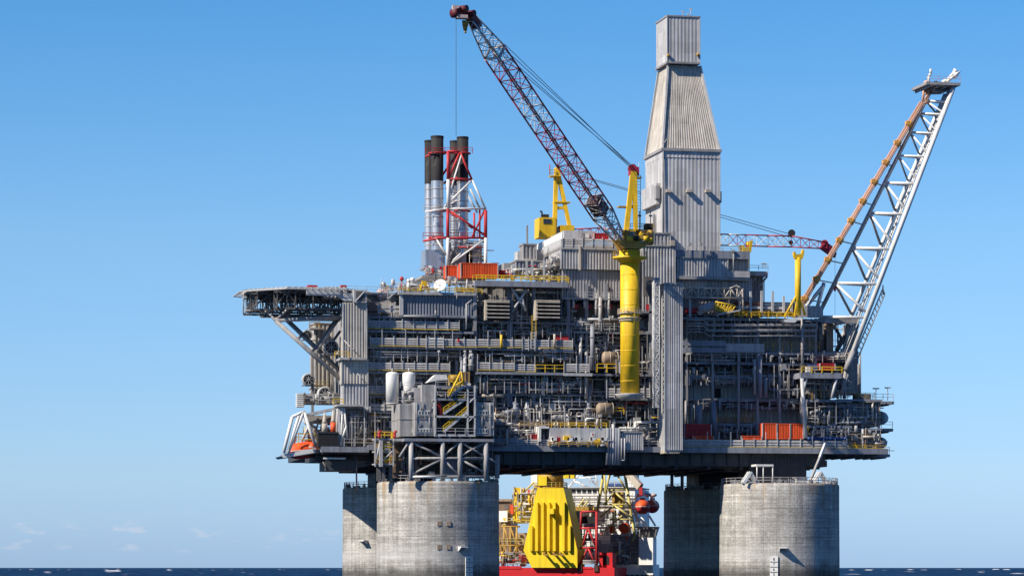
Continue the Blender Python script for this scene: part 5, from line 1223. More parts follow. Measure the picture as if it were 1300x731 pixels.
for x, y0, y1 in ((528.5, 511, 553), (537, 511, 521), (551, 511, 552), (604, 512, 552), (622, 512, 553), (612, 528, 543), (545, 528, 543)):
    mb = MB(); mb.tube(P(x, y1, VM-.15), P(x, y0, VM-.15), .07, 6); mb.build('conduit', random.choice(('light', 'mid')), fm)
for x0, x1, y in ((527, 552, 531.6), (603, 627, 531.6), (527, 552, 510), (603, 627, 510.3), (527, 552, 553)):
    rail(fm, x0, x1, y, VM-.2 if y in (531.6, 553) else VM+.2, 'grey', .9, r=.045)
fill(fm, 504, 530, 556, 606, VM+6, VM+10, 10, 14, 6, pal=PAL, w=[20, 10, 6, .5, 12, 20, 10, 1, 2, 0, 4, 3]); fill(fm, 553, 602, 490, 504, VM+1, VM+3.6, 16, 10, 8); fill(fm, 510, 528, 494, 512, VM+4, VM+6, 10, 8, 6)
aw = thing('awning', 'sloping white canvas awning on the roof of the zigzag stair module', 'awning', P(557, 487, VM+3))
mb = MB(); mb.prism([P(543, 485, VM+3), P(553, 475.5, VM+3), P(567, 475.5, VM+3), P(568.5, 482, VM+3), P(556, 482.5, VM+3)], (0, 3, 0)); mb.build('canvas', 'white', aw)
mb = MB(); 
for x in (556, 567): mb.tube(P(x, 489, VM+3.3), P(x, 481, VM+3.3), .1, 6)
mb.build('pole', 'light', aw)
ow = thing('winch', 'yellow winch frame on the stair module roof between awning and rusty crate', 'winch', P(576, 488, VM+3))
mb = MB(); mb.tube(P(571, 480, VM+3.4), P(582, 480, VM+3.4), .7, 12); mb.build('drum', 'ochre', ow); mb = MB()
for x in (570, 576, 582): mb.beam(P(x, 489, VM+3), P(x, 477, VM+3), .25); 
mb.beam(P(569, 477, VM+3), P(583, 477, VM+3), .25); mb.beam(P(569, 484, VM+3), P(583, 484, VM+3), .25); mb.build('frame', 'yellow', ow)
oc = thing('rusty_crate', 'rust brown crate at the right end of the stair module roof', 'crate', P(590, 488, VM+3))
mb = MB(); pbox(mb, 585.5, 596, 472, 484, VM+3.4, 2.2); mb.build('body', 'brown', oc); mb = MB()
for x in (585, 590.5, 595.5): pbox(mb, x, x+.9, 471.5, 484.5, VM+3.25, .12)
mb.build('batten', 'ochre', oc); mb = MB(); pbox(mb, 585.5, 596, 484, 489, VM+3.4, 2.2); mb.build('pallet', 'mid', oc)
dv_ = thing('davit', 'yellow A-frame davit leaning over the stairs of the grey module', 'davit', P(578, 503, VM-.8))
brace(dv_, [(570.5, 502, 585, 472), (585, 472, 589, 488), (576, 490, 588, 484)], VM-.8, 'yellow', .2, 'arm')
def tank(label, x0, x1, y0, y1, v, neck):
    xm = (x0+x1)/2; a = P(xm, y1, v); r = (U(x1, v)-U(x0, v))/2; h = P(xm, y0, v).z-a.z; t = thing('storage_tank', label, 'tank', a, 'white upright tanks')
    mb = MB(); s_ = .3 if neck else .0
    pr_ = [(r*.82, 0), (r*.82, h*.5), (r, h*.68), (r, h-.5)] if neck else [(r, 0), (r, h-.5)]
    pr_ += [(r*.94, h-.28), (r*.75, h-.1), (r*.4, h), (.02, h+.02)]; mb.lathe(a, pr_, 32); mb.build('shell', 'white', t)
    mb = MB(); mb.tube(a+Vector((0,0,h)), a+Vector((0,0,h+.7)), .12, 8); mb.build('vent', 'light', t)
    mb = MB(); mb.lathe(a, [(r*1.03, -.05), (r*1.03, .25)], 32); mb.build('base_ring', 'grey', t)
tank('straight white upright tank, left of the white pair at the stair module', 490, 506, 472, 513, VM+9, False)
tank('white upright tank with a narrower lower half, right of the white pair', 511, 527, 472, 511, VM+8, True)
bt = thing('escape_tower', 'small yellow railed access tower on the front left leg rim', 'access tower', P(488, 608, VM+4))
for y in (556.5, 572, 588): slab(bt, 476, 500, y, VM+3, 3.5, .25, 'grey'); 
for y in (556, 571.5, 587.5):
    for dv in (0, 3.4):
        mb = rail_mb(P(476, y, VM+3+dv), Vector((U(500, VM+3), VM+3+dv, P(476, y, VM+3).z)), 1.25, .085); mb.build('railing', 'yellow' if dv == 0 else 'ochre', bt)
posts(bt, (476.5, 482, 499.5), 556, 592, VM+2.9, 'light', .25); posts(bt, (481, 487, 496), 588, 610, VM+4, 'dark', .7)
brace(bt, [(477, 588, 483, 557), (484, 586, 498, 573)], VM+3, 'light', .16)
mb = MB(); pbox(mb, 482, 486, 557, 592, VM+2.6, .6); mb.build('riser_casing', 'grey', bt)
for x in (481.5, 501): 
    mb = MB(); a = P(x, 556, VM+2.7); mb.tube(a, a+Vector((0,0,.8)), .3, 8); mb.beam(a+Vector((-.1,0,.8)), a+Vector((.2,-.6,1.4)), .35); mb.build('fire_monitor', 'red', bt)
for i in range(9):
    x = random.uniform(477, 498); y = random.choice((556, 571.5, 587.5)); part('stored_drum', random.choice(('yellow', 'ochre', 'white', 'light')), bt, x, x+3, y-random.uniform(4, 8), y, VM+4.5, .6)

# ------------------------------------------------------------------ roof top, from left to right
rh = thing('roof_module', 'blue grey ribbed roof hall under the white satellite dish', 'module', P(556, 402, 2.5))
cladbox('front_wall', 'blue_grey', rh, 510, 601, 374, 400, 2.6, 14, .62, .22, False); part('roof_edge', 'grey', rh, 506, 604, 371, 374.5, 2.0, 16); part('sill_beam', 'blue_grey', rh, 511, 604, 400, 403, 2.3, 3)
part('corner_post', 'light', rh, 507.5, 512, 374, 400, 2.3, .5); part('pipe_duct', 'mid', rh, 601, 605, 372, 420, 2.5, 2)
rail(rh, 507, 612, 371, 2.1, 'yellow', .9, r=.07); rail(rh, 507, 612, 371, 5, 'yellow', 1.1, r=.06)
brace(rh, [(513, 401, 553, 401), (553, 401, 553, 394), (592, 418, 592, 386), (592, 386, 599, 381), (580, 372, 580, 380)], 2.1, 'light', .12, 'wall_pipe')
fill(rh, 484, 545, 359, 371, 3, 9, 14, 10, 22, pal=PAL, w=[16, 16, 26, 14, 4, 2, 4, 6, 8, 1, 4, 3]); fill(rh, 545, 604, 352, 371, 5, 12, 10, 8, 14, pal=PAL, w=[20, 20, 20, 4, 10, 6, 4, 6, 4, 1, 4, 3])
sd = thing('satellite_dish', 'large white satellite dish facing out from the roof edge', 'satellite dish', P(558.5, 371, 2.5))
c_ = P(558.5, 362, 2.2); r_ = 1.28; mb = MB(); mb.lathe((0, 0, 0), [(r_*k/6, .26*(k/6)**2-.1) for k in range(0, 7)][::-1][:-1]+[(.02, -.1)], 28, '-y', caps=False)
qr = Vector((0, -1, 0)).rotation_difference(Vector((-.5, -.8, .32)).normalized()); mb.v = [c_+qr @ p_ for p_ in mb.v]
o = mb.build('reflector', 'white', sd); o.data.materials[0] = MATS['white']
mb = MB(); 
for k in range(3): an = k*2.1+.5; mb.tube(c_+qr @ Vector((math.cos(an)*1.1, -.1, math.sin(an)*1.1)), c_+qr @ Vector((0, -.9, 0)), .035, 5)
mb.build('feed_horn', 'light', sd)
mb = MB(); mb.tube(P(558.5, 371, 2.8), P(558.5, 363, 2.8), .18, 8); mb.tube(P(558.5, 363, 2.8), c_, .15, 8); mb.build('mount', 'grey', sd)
for lab, x, y0, y1, v, r in (('white radome pillar left of the satellite dish', 518.5, 354, 371, 4, .45), ('small round white radome on the roof behind the pillar', 523.5, 352, 371, 6, .5)):
    t = thing('radome', lab, 'radome', P(x, y1, v)); a, b = P(x, y1, v), P(x, y0, v)
    mb = MB(); mb.tube(a, b-Vector((0,0,r if r < .46 else 2*r)), r*.8 if r < .46 else .12, 16); mb.build('pillar', 'white', t)
    mb = MB(); mb.lathe(b-Vector((0,0,r)), [(r*math.cos(k*math.pi/10)+.01, r*math.sin(k*math.pi/10)) for k in range(-4, 6)], 16); mb.build('dome', 'white', t)
t = thing('pressure_vessel', 'pale pinkish horizontal vessel at the roof edge left of the blue grey hall', 'vessel', P(484, 381, 5))
c_ = P(478, 373, 5); mb = MB(); mb.lathe(c_, [(.05, 0), (.7, .12), (1., .4), (1., 2.1), (.7, 2.4), (.05, 2.5)], 20, 'x'); mb.build('shell', 'pinkish', t)
for d_ in (.6, 1.8): mb = MB(); mb.box(c_.x+d_-.15, c_.x+d_+.15, 4.4, 5.6, c_.z-1.3, c_.z-.4); mb.build('saddle', 'grey', t)
gw = thing('gangway', 'sloping pale gangway on the roof left of the radomes', 'gangway', P(500, 378, 3))
mb = MB(); mb.beam(P(492, 379, 3), P(516, 360, 3), .8, .25); mb.build('tread', 'light', gw); mb = MB()
for h in (.6, 1.1): mb.beam(P(492, 379, 3)+Vector((0,0,h)), P(516, 360, 3)+Vector((0,0,h)), .1)
for k in range(6): q = P(492, 379, 3).lerp(P(516, 360, 3), k/5); mb.beam(q, q+Vector((0,0,1.1)), .09)
mb.build('handrail', 'light', gw)
mb = MB(); mb.tube(P(510, 371, 4), P(510, 357, 4), .1, 6); mb.lathe(P(510, 356, 4), [(.02,-.2),(.4,0),(.4,.5),(.1,.8),(.02,.85)], 10); tag(mb.build('beacon', 'red'), 'red topped beacon pole on the roof left edge', 'beacon')
# grey vents between the red containers and the big hall
ra = thing('roof_vent_block', 'grey roof vents and ducts left of the broad clad hall', 'roof vents', P(680, 351, 12))
cladbox('lower_casing', 'blue_grey', ra, 655, 692, 332, 347, 9, 8, .8, .16); cladbox('upper_casing', 'mid', ra, 664, 681, 311, 330, 12, 4, .8, .16); part('side_casing', 'light', ra, 657, 664, 319, 332, 13, 3); part('tall_flue', 'mid', ra, 668.5, 670.5, 286, 311, 14, .4); part('back_casing', 'grey', ra, 681, 690, 317, 332, 15, 4)
part('red_stripe', 'red', ra, 672, 681, 336.5, 338, 8.8, .2); part('sill', 'beige', ra, 664, 680, 328.5, 330.5, 11.6, .6)
fill(ra, 640, 716, 340, 356, 6, 9, 24, 16, 12, pal=PAL, w=[16, 20, 20, 8, 8, 6, 6, 8, 5, 2, 4, 3]); posts(ra, (669, 676, 691), 330, 356, 5, 'light', .35)
fill(ra, 690, 718, 325, 345, 4, 8, 12, 8, 8)
part('sloping_duct', 'mid', ra, 640, 660, 334, 350, 14, 6)
# containers
def container(label, x0, x1, y0, y1, v, dep, m='orange', group='red and orange cargo containers'):
    t = thing('cargo_container', label, 'container', P((x0+x1)/2, y1, v), group)
    cladbox('corrugated_box', m, t, x0, x1, y0, y1, v, dep, .34, .07, False)
    mb = MB(); xm = (x0+x1)/2; u0, u1 = U(x0, v)-.03, U(x1, v)+.03; zb, zt = P(xm, y1, v).z, P(xm, y0, v).z; e = .16
    for vv in (v-.03, v+dep-e+.03):
        for z in (zb, zt-e): mb.box(u0, u1, vv, vv+e, z, z+e)
        for u in (u0, u1-e): mb.box(u, u+e, vv+.002, vv+e-.002, zb+.01, zt-.01)
    mb.box(u0+e, u1-e, v+.1, v+dep-.1, zt-.06, zt+.02)
    mb.build('frame', m, t); return t
container('large orange red container on the roof in front of the exhaust stacks', 585, 632, 334, 353, 7, 2.6, 'orange')
container('crimson container on the roof, to the right of the large orange one', 631, 648, 343, 352, 8.5, 2.4, 'red')
container('small orange container under the left exhaust stacks', 566, 581, 337, 353, 10, 2.4, 'orange')
container('red container half hidden on the handrailed roof of the broad clad hall', 754, 773, 296, 304, 8, 2.4, 'red')
container('dark red container beside the tall clad shaft on the lower deck', 869, 903, 538, 556, 1.5, 2.5, 'red')
container('orange container on the lower deck, its left end in the sun', 968, 986, 537, 557, .6, 2.6, 'orange')
container('orange container in the middle of the lower deck row of three', 986.5, 1003, 537.5, 557, .6, 2.6, 'orange')
container('orange container at the right end of the lower deck row of three', 1003.5, 1019.5, 537.5, 557, .6, 2.6, 'orange')
container('long low orange bin on the lower deck left of the orange containers', 941, 967, 553, 558, .3, 1.6, 'orange')
container('low orange bin in front of the dark red container', 880, 906, 553, 558, .3, 1.1, 'orange')
container('red container on the yellow railed balcony near the flare boom', 1041, 1060, 461, 470, 3.2, 2.4, 'red')
container('small crimson box by the pale slatted wall on the lower deck', 674, 686, 551, 557.5, .4, 1.5, 'red')
bp = thing('crane_landing_balcony', 'yellow railed balcony holding a red container under the flare boom', 'balcony', P(1044, 478, 1))
mb = MB(); pbox(mb, 1017, 1069, 473, 480, 1.5, 6); mb.build('platform', 'blue_grey', bp); rail(bp, 1018, 1069, 473, 1.5, 'yellow', 1.25, r=.1); rail(bp, 1018, 1069, 472, 7.2, 'yellow', 1.25, r=.1)
brace(bp, [(1024, 479, 1018, 505), (1062, 480, 1056, 505), (1018, 505, 1024, 556)], 2, 'light', .3, 'prop'); part('blue_bin', 'blue', bp, 1027, 1038, 463, 470, 4, 1.2); part('pale_bin', 'white', bp, 1024, 1029, 465, 472, 3, 1)
# diagonal pale strut down to the leg and the white slanted frames on its rim
dg = thing('slanted_gangway', 'pale slanted gangway running from the lower deck down to the front right leg', 'gangway', P(1040, 608, -4))
mb = MB(); mb.beam(P(1048, 562, -2), P(1041, 580, -2.6), .5, .4); mb.build('upper_flight', 'white', dg); mb = MB(); mb.beam(P(1041, 580, -2.6), P(1029, 609, -4), .5, .35); mb.build('lower_flight', 'mid', dg)
brace(dg, [(1018, 480, 1023, 556)], -.6, 'light', .4, 'strut')
for lab, x, v, big in (('white slanted A-shaped frame on the left part of the front right leg rim', 952, -8.5, 1), ('white slanted A-shaped frame at the right end of the leg rim', 1041, -8, 1.1)):
    t = thing('guide_frame', lab, 'frame', P(x, 612, v)); z0 = ZT
    for dv in (0, 1.3):
        mb = MB(); a = Vector((U(x-8*big, v), v+dv, z0)); b = Vector((U(x+1, v), v+dv, P(x, 599, v).z)); c_ = Vector((U(x+9*big, v), v+dv, z0)); mb.beam(a, b, .5, .55); mb.build('broad_leg', 'white', t); mb = MB(); mb.beam(b, c_, .35, .5); mb.beam(a.lerp(b, .1), c_.lerp(b, .1), .25); mb.build('back_leg', 'light', t)
t = thing('scaffold', 'slender white scaffold on the front right leg rim', 'scaffold', P(970, 610, -6))
mb = MB()
for x in (961, 969, 981): mb.tube(P(x, 612, -6), P(x, 590, -6), .12, 6); mb.tube(P(x, 612, -3), P(x, 590, -3), .12, 6)
mb.build('upright', 'white', t); mb = MB(); pbox(mb, 960, 982, 589, 591.5, -6.2, 3.4); mb.build('top_deck', 'white', t)
t = thing('rim_equipment_box', 'low pale box on the front right leg rim left of the right slanted frame', 'box', P(1018, 612, -8)); mb = MB(); pbox(mb, 1011, 1025, 606, 612, -8, 2); mb.build('casing', 'light', t); mb = MB(); pbox(mb, 1010, 1026, 605, 606.2, -8.2, 2.4); mb.build('lid', 'grey', t)
for x in (853, 866):
    mb = MB(); mb.tube(Vector((U(x, 34), 34, ZT)), Vector((U(x, 34), 34, zb_)), .35, 10); tag(mb.build('caisson_pipe', 'mid'), 'thin vertical pipe above the shaded rear leg, %s one' % ('left' if x == 853 else 'right'), 'pipe', 'pipes from deck to shaded leg')
# louvred intakes, rusty vessels, pale tank skid, ribbed riser
def louvre(label, x0, x1, y0, y1, v):
    t = thing('louvred_intake', label, 'air intake', P((x0+x1)/2, y1, v), 'louvred air intakes'); h = (y1-y0)/5
    part('back_box', 'darker', t, x0+4, x1, y0+1, y1, v+1.6, 2.2)
    for i in range(5):
        mb = MB(); ya, yb = y0+h*i, y0+h*(i+.95); u0, u1 = U(x0, v), U(x1, v); xm = (x0+x1)/2
        za, zb2 = P(xm, ya, v).z, P(xm, yb, v).z
        mb.hexa([(u0+.2, v, za-.36), (u1, v, za-.36), (u1, v+1.6, za-.12), (u0+.2, v+1.6, za-.12), (u0+.2, v, za-.12), (u1, v, za-.12), (u1, v+1.6, za), (u0+.2, v+1.6, za)]); mb.build('louvre_blade', 'beige', t)
    mb = MB(); pbox(mb, x0, x0+2.5, y0, y1, v+.5, 2.4); mb.build('side_cheek', 'beige', t); mb = MB(); pbox(mb, x0, x1, y0-1.2, y0+.3, v+.4, 3); mb.build('hood', 'beige', t)
louvre('beige five bladed louvred air intake on the left of the X brace', 616, 647, 382, 406, 1.2); louvre('beige five bladed louvred air intake right of the X brace above the yellow ladder', 680, 711, 382, 406, 1.2)
def vessel(label, x0, x1, y0, y1, v, m='brown'):
    xm = (x0+x1)/2; r = (P(xm, y0, v).z-P(xm, y1, v).z)/2; c_ = P(x0, (y0+y1)/2, v); Ln = U(x1, v)-U(x0, v); t = thing('horizontal_vessel', label, 'vessel', c_-Vector((0,0,r)))
    mb = MB(); mb.lathe(c_, [(.05, .0), (r*.6, .1), (r*.95, .45), (r, .6), (r, Ln)], 28, 'x'); mb.build('shell', m, t)
    for k in (.5, .98): mb = MB(); mb.lathe(c_, [(r*1.05, Ln*k), (r*1.05, Ln*k+.15)], 28, 'x'); mb.build('band', 'beige', t)
    for k in (.25, .8): mb = MB(); mb.box(c_.x+Ln*k-.2, c_.x+Ln*k+.2, v-r*.6, v+r*.6, c_.z-r-.5, c_.z-r*.6); mb.build('saddle', 'mid', t)
vessel('rusty beige horizontal vessel above yellow rails left of the yellow pedestal', 763, 783, 446, 463, 3.6, 'tan'); vessel('rusty beige horizontal vessel below the foot of the yellow pedestal', 757, 777, 511, 526, 2.4, 'tan')
vessel('slim pale blue horizontal vessel above the awning module right side', 640, 660, 520, 527, 3.2, 'blue_grey'); vessel('slim grey vessel in the shade beside the ribbed riser', 700, 724, 526, 533, 3.4, 'grey')
ts = thing('tank_skid', 'broad pale tank wall with white valve boxes along its foot', 'tank skid', P(735, 567, -1))
mb = MB(); pbox(mb, 698, 771, 543, 561, -.8, 3.6); mb.build('tank_wall', 'light', ts); mb = MB(); pbox(mb, 697, 772, 561, 567, -.7, 3.5); mb.build('skid_base', 'mid', ts)
mb = MB(); pbox(mb, 684, 697, 541, 543.5, -.8, 3); pbox(mb, 684, 687, 543.5, 560, -.8, 3); mb.build('end_frame', 'white', ts)
for x in (701, 721, 731.5, 750, 765): 
    mb = MB(); pbox(mb, x, x+1.6, 555, 566, -2.0, 1.1); pbox(mb, x, x+6, 555, 559, -2.0, 1.1); pbox(mb, x+1, x+6, 562, 566, -1.9, 1.); mb.build('valve_box', 'white', ts)
rail(ts, 697, 771, 566.5, -2.2, 'ochre', .9, r=.09); rail(ts, 700, 770, 543, -.7, 'yellow', 1.0, r=.07)
for x in (704, 708, 722, 732, 744, 756): 
    mb = MB(); mb.tube(P(x, 543, -.4), P(x, 536, -.4), .16, 8); mb.build('vent_pipe', 'white', ts)
mb = MB(); pbox(mb, 750, 755, 549, 554, -.86, .1); sg = mb.build('sign_board', 'white', ts); mb = MB(); pbox(mb, 751.6, 753.5, 549.8, 551.4, -.9, .05); pbox(mb, 751, 754.2, 552.2, 552.7, -.9, .05); mb.build('warning_mark', 'red', sg)
mb = MB(); mb.path([P(744, 536, -1), P(744, 531, -1), P(758, 531, -1), P(758, 540, -1)], .16, 8); mb.build('loop_pipe', 'white', ts)
fill(ts, 698, 771, 558, 566, -2.2, -1, 16, 20, 16, pal=PAL, w=[10, 14, 20, 14, 2, 2, 6, 12, 5, 1, 4, 3])
rr = thing('ribbed_riser', 'bundle of dark ribbed vertical riser pipes hanging past the deck edge', 'riser bundle', P(781, 600, -1.5))
for x, r, m_ in ((771.5, .35, 'blue_grey'), (775, .3, 'blue_grey'), (778.5, .32, 'light'), (782, .3, 'blue_grey'), (785.5, .35, 'blue_grey')):
    mb = MB(); mb.tube(P(x, 590, -1.5), P(x, 538 if m_ == 'light' else 543, -1.5), r, 12); mb.build('riser', m_, rr)
part('back_plate', 'dark', rr, 769, 788, 545, 590, -1.1, .6)
sb = thing('clad_cabin', 'small ribbed cabin on the deck edge right of the riser bundle', 'cabin', P(804, 572, -1.4)); cladbox('cladding', 'cladding', sb, 790, 816, 549, 571, -1.4, 4, .5, .16)
brace(sb, [(789, 556, 789, 584), (793, 556, 793, 584), (789, 584, 793, 584)], -1.7, 'light', .14, 'hanging_pipe'); part('floodlight', 'white', sb, 783, 786, 543, 546.5, -1.7, .6)

# ------------------------------------------------------------------ exhaust stacks and their frame
VX = 18.0
def stack(label, x, r, ytop, v, yblack, ybase):
    a = P(x, ybase, v); t = thing('exhaust_stack', label, 'exhaust stack', a, 'exhaust stacks'); zt, zk = P(x, ytop, v).z-a.z, P(x, yblack, v).z-a.z
    mb = MB(); mb.lathe(a, [(r, zk), (r, zt), (r*.88, zt), (r*.88, zt-2)], 28, caps=False); mb.build('black_flue', 'stack_black', t)
    mb = MB(); mb.lathe(a, [(r*.98, 0), (r*.98, zk)], 28, caps=False); o = mb.build('silver_flue', 'silver', t)
    z = 1.0
    while z < zk: mb = MB(); mb.lathe(a, [(r*1.05, z), (r*1.05, z+.14)], 28); z += 1.9; mb.build('band', 'grey', o)
    mb = MB(); mb.lathe(a, [(r*1.06, zt-.35), (r*1.06, zt-.05)], 28, caps=False); mb.build('lip', 'stack_black', t)
stack('front left exhaust stack with black top, tallest of the left pair', 555, 1.27, 173, VX, 230, 318); stack('exhaust stack half hidden behind the front left one', 545.5, 1.05, 178.5, VX+7, 234, 318)
stack('front right exhaust stack with black top inside the red and white frame', 587.3, 1.17, 174, VX, 231, 322); stack('exhaust stack half hidden behind the front right one', 577.5, 1.05, 179, VX+7, 236, 322)
sf = thing('stack_frame', 'red and white steel frame bracing the four exhaust stacks', 'stack frame', P(590, 352, VX-2))
def seg(lst, m, r=.26, v=VX-2.2, nm='frame_tube'):
    for (xa, ya, xb, yb) in lst: mb = MB(); mb.tube(P(xa, ya, v), P(xb, yb, v), r, 8); mb.build(nm, m, sf)
seg([(569, 192, 569, 228), (568.5, 265, 568.5, 302), (568.5, 337, 568.5, 352)], 'red', .34); seg([(569, 228, 569, 265), (568.5, 302, 568.5, 337)], 'white', .36)
seg([(616.5, 267, 616.5, 302)], 'red', .36); seg([(616.5, 302, 616.5, 350)], 'white', .36)
seg([(569, 227, 599, 228), (584, 193, 599, 228), (569, 192, 584, 193), (537, 306, 569, 301), (553, 302, 617, 302), (569, 266, 616, 299), (569, 228, 584, 193)], 'red', .22)
seg([(599, 228, 617, 266), (563, 265, 617, 265), (599, 229, 564, 263), (614, 305, 573, 334), (540, 269, 569, 265), (553, 302, 571, 330), (586, 196, 566, 262), (575, 331, 585, 322)], 'white', .2)
seg([(580, 196, 562, 222), (569, 213, 580, 196), (556, 193, 597, 195), (540, 199, 556, 193), (563, 233, 572, 227)], 'red', .22, VX+2); seg([(609, 263, 609, 302), (602, 270, 602, 302), (569, 268, 600, 290), (566, 240, 590, 215), (599, 302, 616, 265)], 'red', .2, VX+6); seg([(597, 240, 609, 264), (594, 248, 606, 270), (609, 302, 609, 345), (594, 245, 569, 262)], 'light', .2, VX+6)
mb = MB()
for x, r in ((555, 1.6), (587.3, 1.5)):
    for y in (195, 302, 268): mb = MB(); c_ = P(x, y, VX); mb.lathe(c_, [(r, -.12), (r*1.12, -.12), (r*1.12, .12), (r, .12), (r, -.12)], 24, caps=False); mb.build('stack_collar', 'red', sf)
for x0, x1, y, m_ in ((537, 563, 303, 'red'), (570, 618, 303, 'red'), (540, 600, 195, 'red'), (538, 570, 268, 'light'), (570, 612, 268, 'light')):
    mb = rail_mb(P(x0, y, VX-1.6), P(x1, y, VX-1.6), 1.2, .06); mb.build('railing', m_, sf)
for x0, x1, y0, y1, m_ in ((540, 565, 317, 337, 'silver'), (572, 600, 318, 344, 'mid'), (592, 612, 310, 340, 'grey'), (538, 567, 337, 341, 'silver')): part('exhaust_duct', m_, sf, x0, x1, y0, y1, VX-.8, 5)
part('base_platform', 'mid', sf, 536, 620, 350, 353, VX-3, 12); posts(sf, (542, 549, 560), 338, 352, VX-1, 'maroon', .5)
rail(sf, 598, 615, 328, VX-2, 'ochre', 1.2); rail(sf, 575, 598, 345, VX-2.3, 'ochre', 1.2)
fill(sf, 568, 616, 305, 350, VX-1.8, VX+2, 26, 20, 14, pal=PAL, w=[16, 20, 20, 8, 4, 10, 4, 6, 10, 3, 4, 3]); fill(sf, 540, 568, 342, 352, VX-2, VX, 12, 8, 6, pal=PAL, w=[10, 10, 10, 4, 4, 14, 10, 2, 5, 8, 4, 3])
ladder(sf, 574, 200, 345, VX+1, 'grey', .8)
# the ship lies at its own heading: build it in its own axes, then turn every ship thing into place
SHIP_TURN = Rd(-24)
before = set(bpy.data.objects)
keep = (TH, CU, CV)
ca, sa = math.cos(-SHIP_TURN), math.sin(-SHIP_TURN)
CU, CV = ca*keep[1]-sa*keep[2], sa*keep[1]+ca*keep[2]
TH = keep[0]+SHIP_TURN
# ------------------------------------------------------------------ the supply ship seen between the legs
VB = 96.0
ship = thing('supply_ship', 'supply ship with red stern deck and white wheelhouse moored behind the platform', 'ship', (U(710, VB), VB, 0))
def pprism(name, m, root, poly, v, dep):
    mb = MB(); mb.prism([P(x, y, v) for x, y in poly], (0, dep, 0)); return mb.build(name, m, root)
def flat(x0, x1, y0, z1, v, dep, name, m, root):
    mb = MB(); mb.box(U(x0, v), U(x1, v), v, v+dep, z1, P((x0+x1)/2, y0, v).z); return mb.build(name, m, root)
hull = flat(598, 780, 720, -3, VB, 26, 'hull', 'ship_red', ship)
mb = MB(); zz = P(700, 720, VB).z
for x0, x1, y0 in ((598, 662, 718), (733, 752, 719)): mb.box(U(x0, VB), U(x1, VB), VB-.1, VB+.2, zz-.3, P(x0, y0, VB).z)
mb.build('bulwark', 'ship_red', hull)
mb = MB()
for i in range(3): y = 715-i*2; mb.tube(P(740, y, VB), P(757, y, VB), .1, 6)
mb.build('deck_rail', 'light', ship)
# grey hull flank and deckhouse behind
hz1 = P(800, 716, 112).z
mb = MB(); mb.box(U(760, 112), U(829, 112), 112, 121, -3, hz1); mb.build('side_hull', 'ship_white', ship)
mb = MB()
for i in range(8): a = P(784+i*6.3, 727, 111.7); mb.tube(Vector((a.x, 111.6, 1.)), Vector((a.x, 111.6, a.z-.4)), .5, 10)
mb.build('fender', 'black', ship)
dh = flat(775, 812, 678, hz1-.1, 114, 6, 'deckhouse', 'blue_grey', ship); flat(811, 829, 682, hz1-.1, 110.5, 5, 'bow_bulwark', 'ship_white', ship)
mb = MB()
for x in (783, 791, 799, 806): pbox(mb, x, x+4.5, 684, 708, 113.9, .2)
mb.build('door_panel', 'mid', dh)
pprism('flared_bulwark', 'mid', ship, [(806, 668), (834, 668), (828, 686), (812, 686)], 113, 4)
mb = MB()
for i in range(6): mb.beam(P(810+i*4, 687, 112.8), P(814+i*4, 669, 112.8), .3)
mb.build('bulwark_stay', 'dark', ship)
# superstructure
ss = flat(716, 803, 640, 6, 120, 24, 'superstructure', 'ship_white', ship); flat(714, 806, 620, P(760, 642, 118).z, 118, 20, 'wheelhouse', 'ship_white', ss)
for i in range(9):
    mb = MB(); x = 719+i*6.7; pbox(mb, x, x+4.8, 621.3, 626, 117.9, .25); mb.build('bridge_window', 'glass', ss)
mb = MB(); pbox(mb, 714, 806, 645, 647.5, 117.5, 1.); pbox(mb, 714, 806, 632.5, 633.5, 117.8, .3); mb.build('deck_edge', 'beige', ss); mb = MB(); pbox(mb, 714, 806, 617.5, 619, 117.4, 21); mb.build('wheelhouse_roof', 'light', ss)
mb = rail_mb(P(716, 617, 118), P(802, 617, 118), 1.3, .09); mb.build('railing', 'light', ss)
for xa, ya, xb, yb in ((722, 618, 740, 596), (740, 597, 756, 615), (735, 606, 756, 606), (737, 598, 760, 598), (729, 610, 746, 618), (756, 594, 758, 617)):
    mb = MB(); mb.tube(P(xa, ya, 121), P(xb, yb, 121), .22, 8); mb.build('mast_tube', 'ship_white', ss)
flat(772, 790, 612, P(780, 617, 119).z, 119, 3, 'blue_tarpaulin', 'blue', ss); flat(796, 804, 592, P(800, 619, 121).z, 121, 8, 'funnel', 'ship_white', ss)
mb = MB()
for x, y, w_, h_ in ((745, 655, 6, 8), (752, 650, 3, 9), (762, 668, 8, 6), (768, 655, 9, 12), (780, 648, 10, 14), (765, 690, 9, 6), (790, 655, 5, 8), (722, 650, 12, 4)): pbox(mb, x, x+w_, y, y+h_, 119.2, .6)
mb.build('deck_fitting', 'light', ss)
mb = MB()
for x, y, w_, h_ in ((700+22, 634, 4, 3), (737, 636, 3, 3), (748, 640, 4, 2), (758, 636, 6, 2.5), (727, 648, 5, 6), (778, 652, 3, 6)): pbox(mb, x, x+w_, y, y+h_, 117.6, .3)
mb.build('vent_opening', 'dark', ss)
for xa, ya, xb, yb in ((735, 642, 742, 633), (739, 645, 747, 635), (736, 640, 733, 646)): mb = MB(); mb.tube(P(xa, ya, 117), P(xb, yb, 117), .2, 6); mb.build('stair_rail', 'pale_yellow', ss)
part('grey_funnel_side', 'grey', ship, 724, 735, 648, 690, 112, 4); part('brown_housing', 'ochre', ship, 727, 750, 643, 648, 112, 3)
flat(760, 776, 690, P(768, 704, 110).z, 110, 3, 'winch_deck', 'grey', ship)
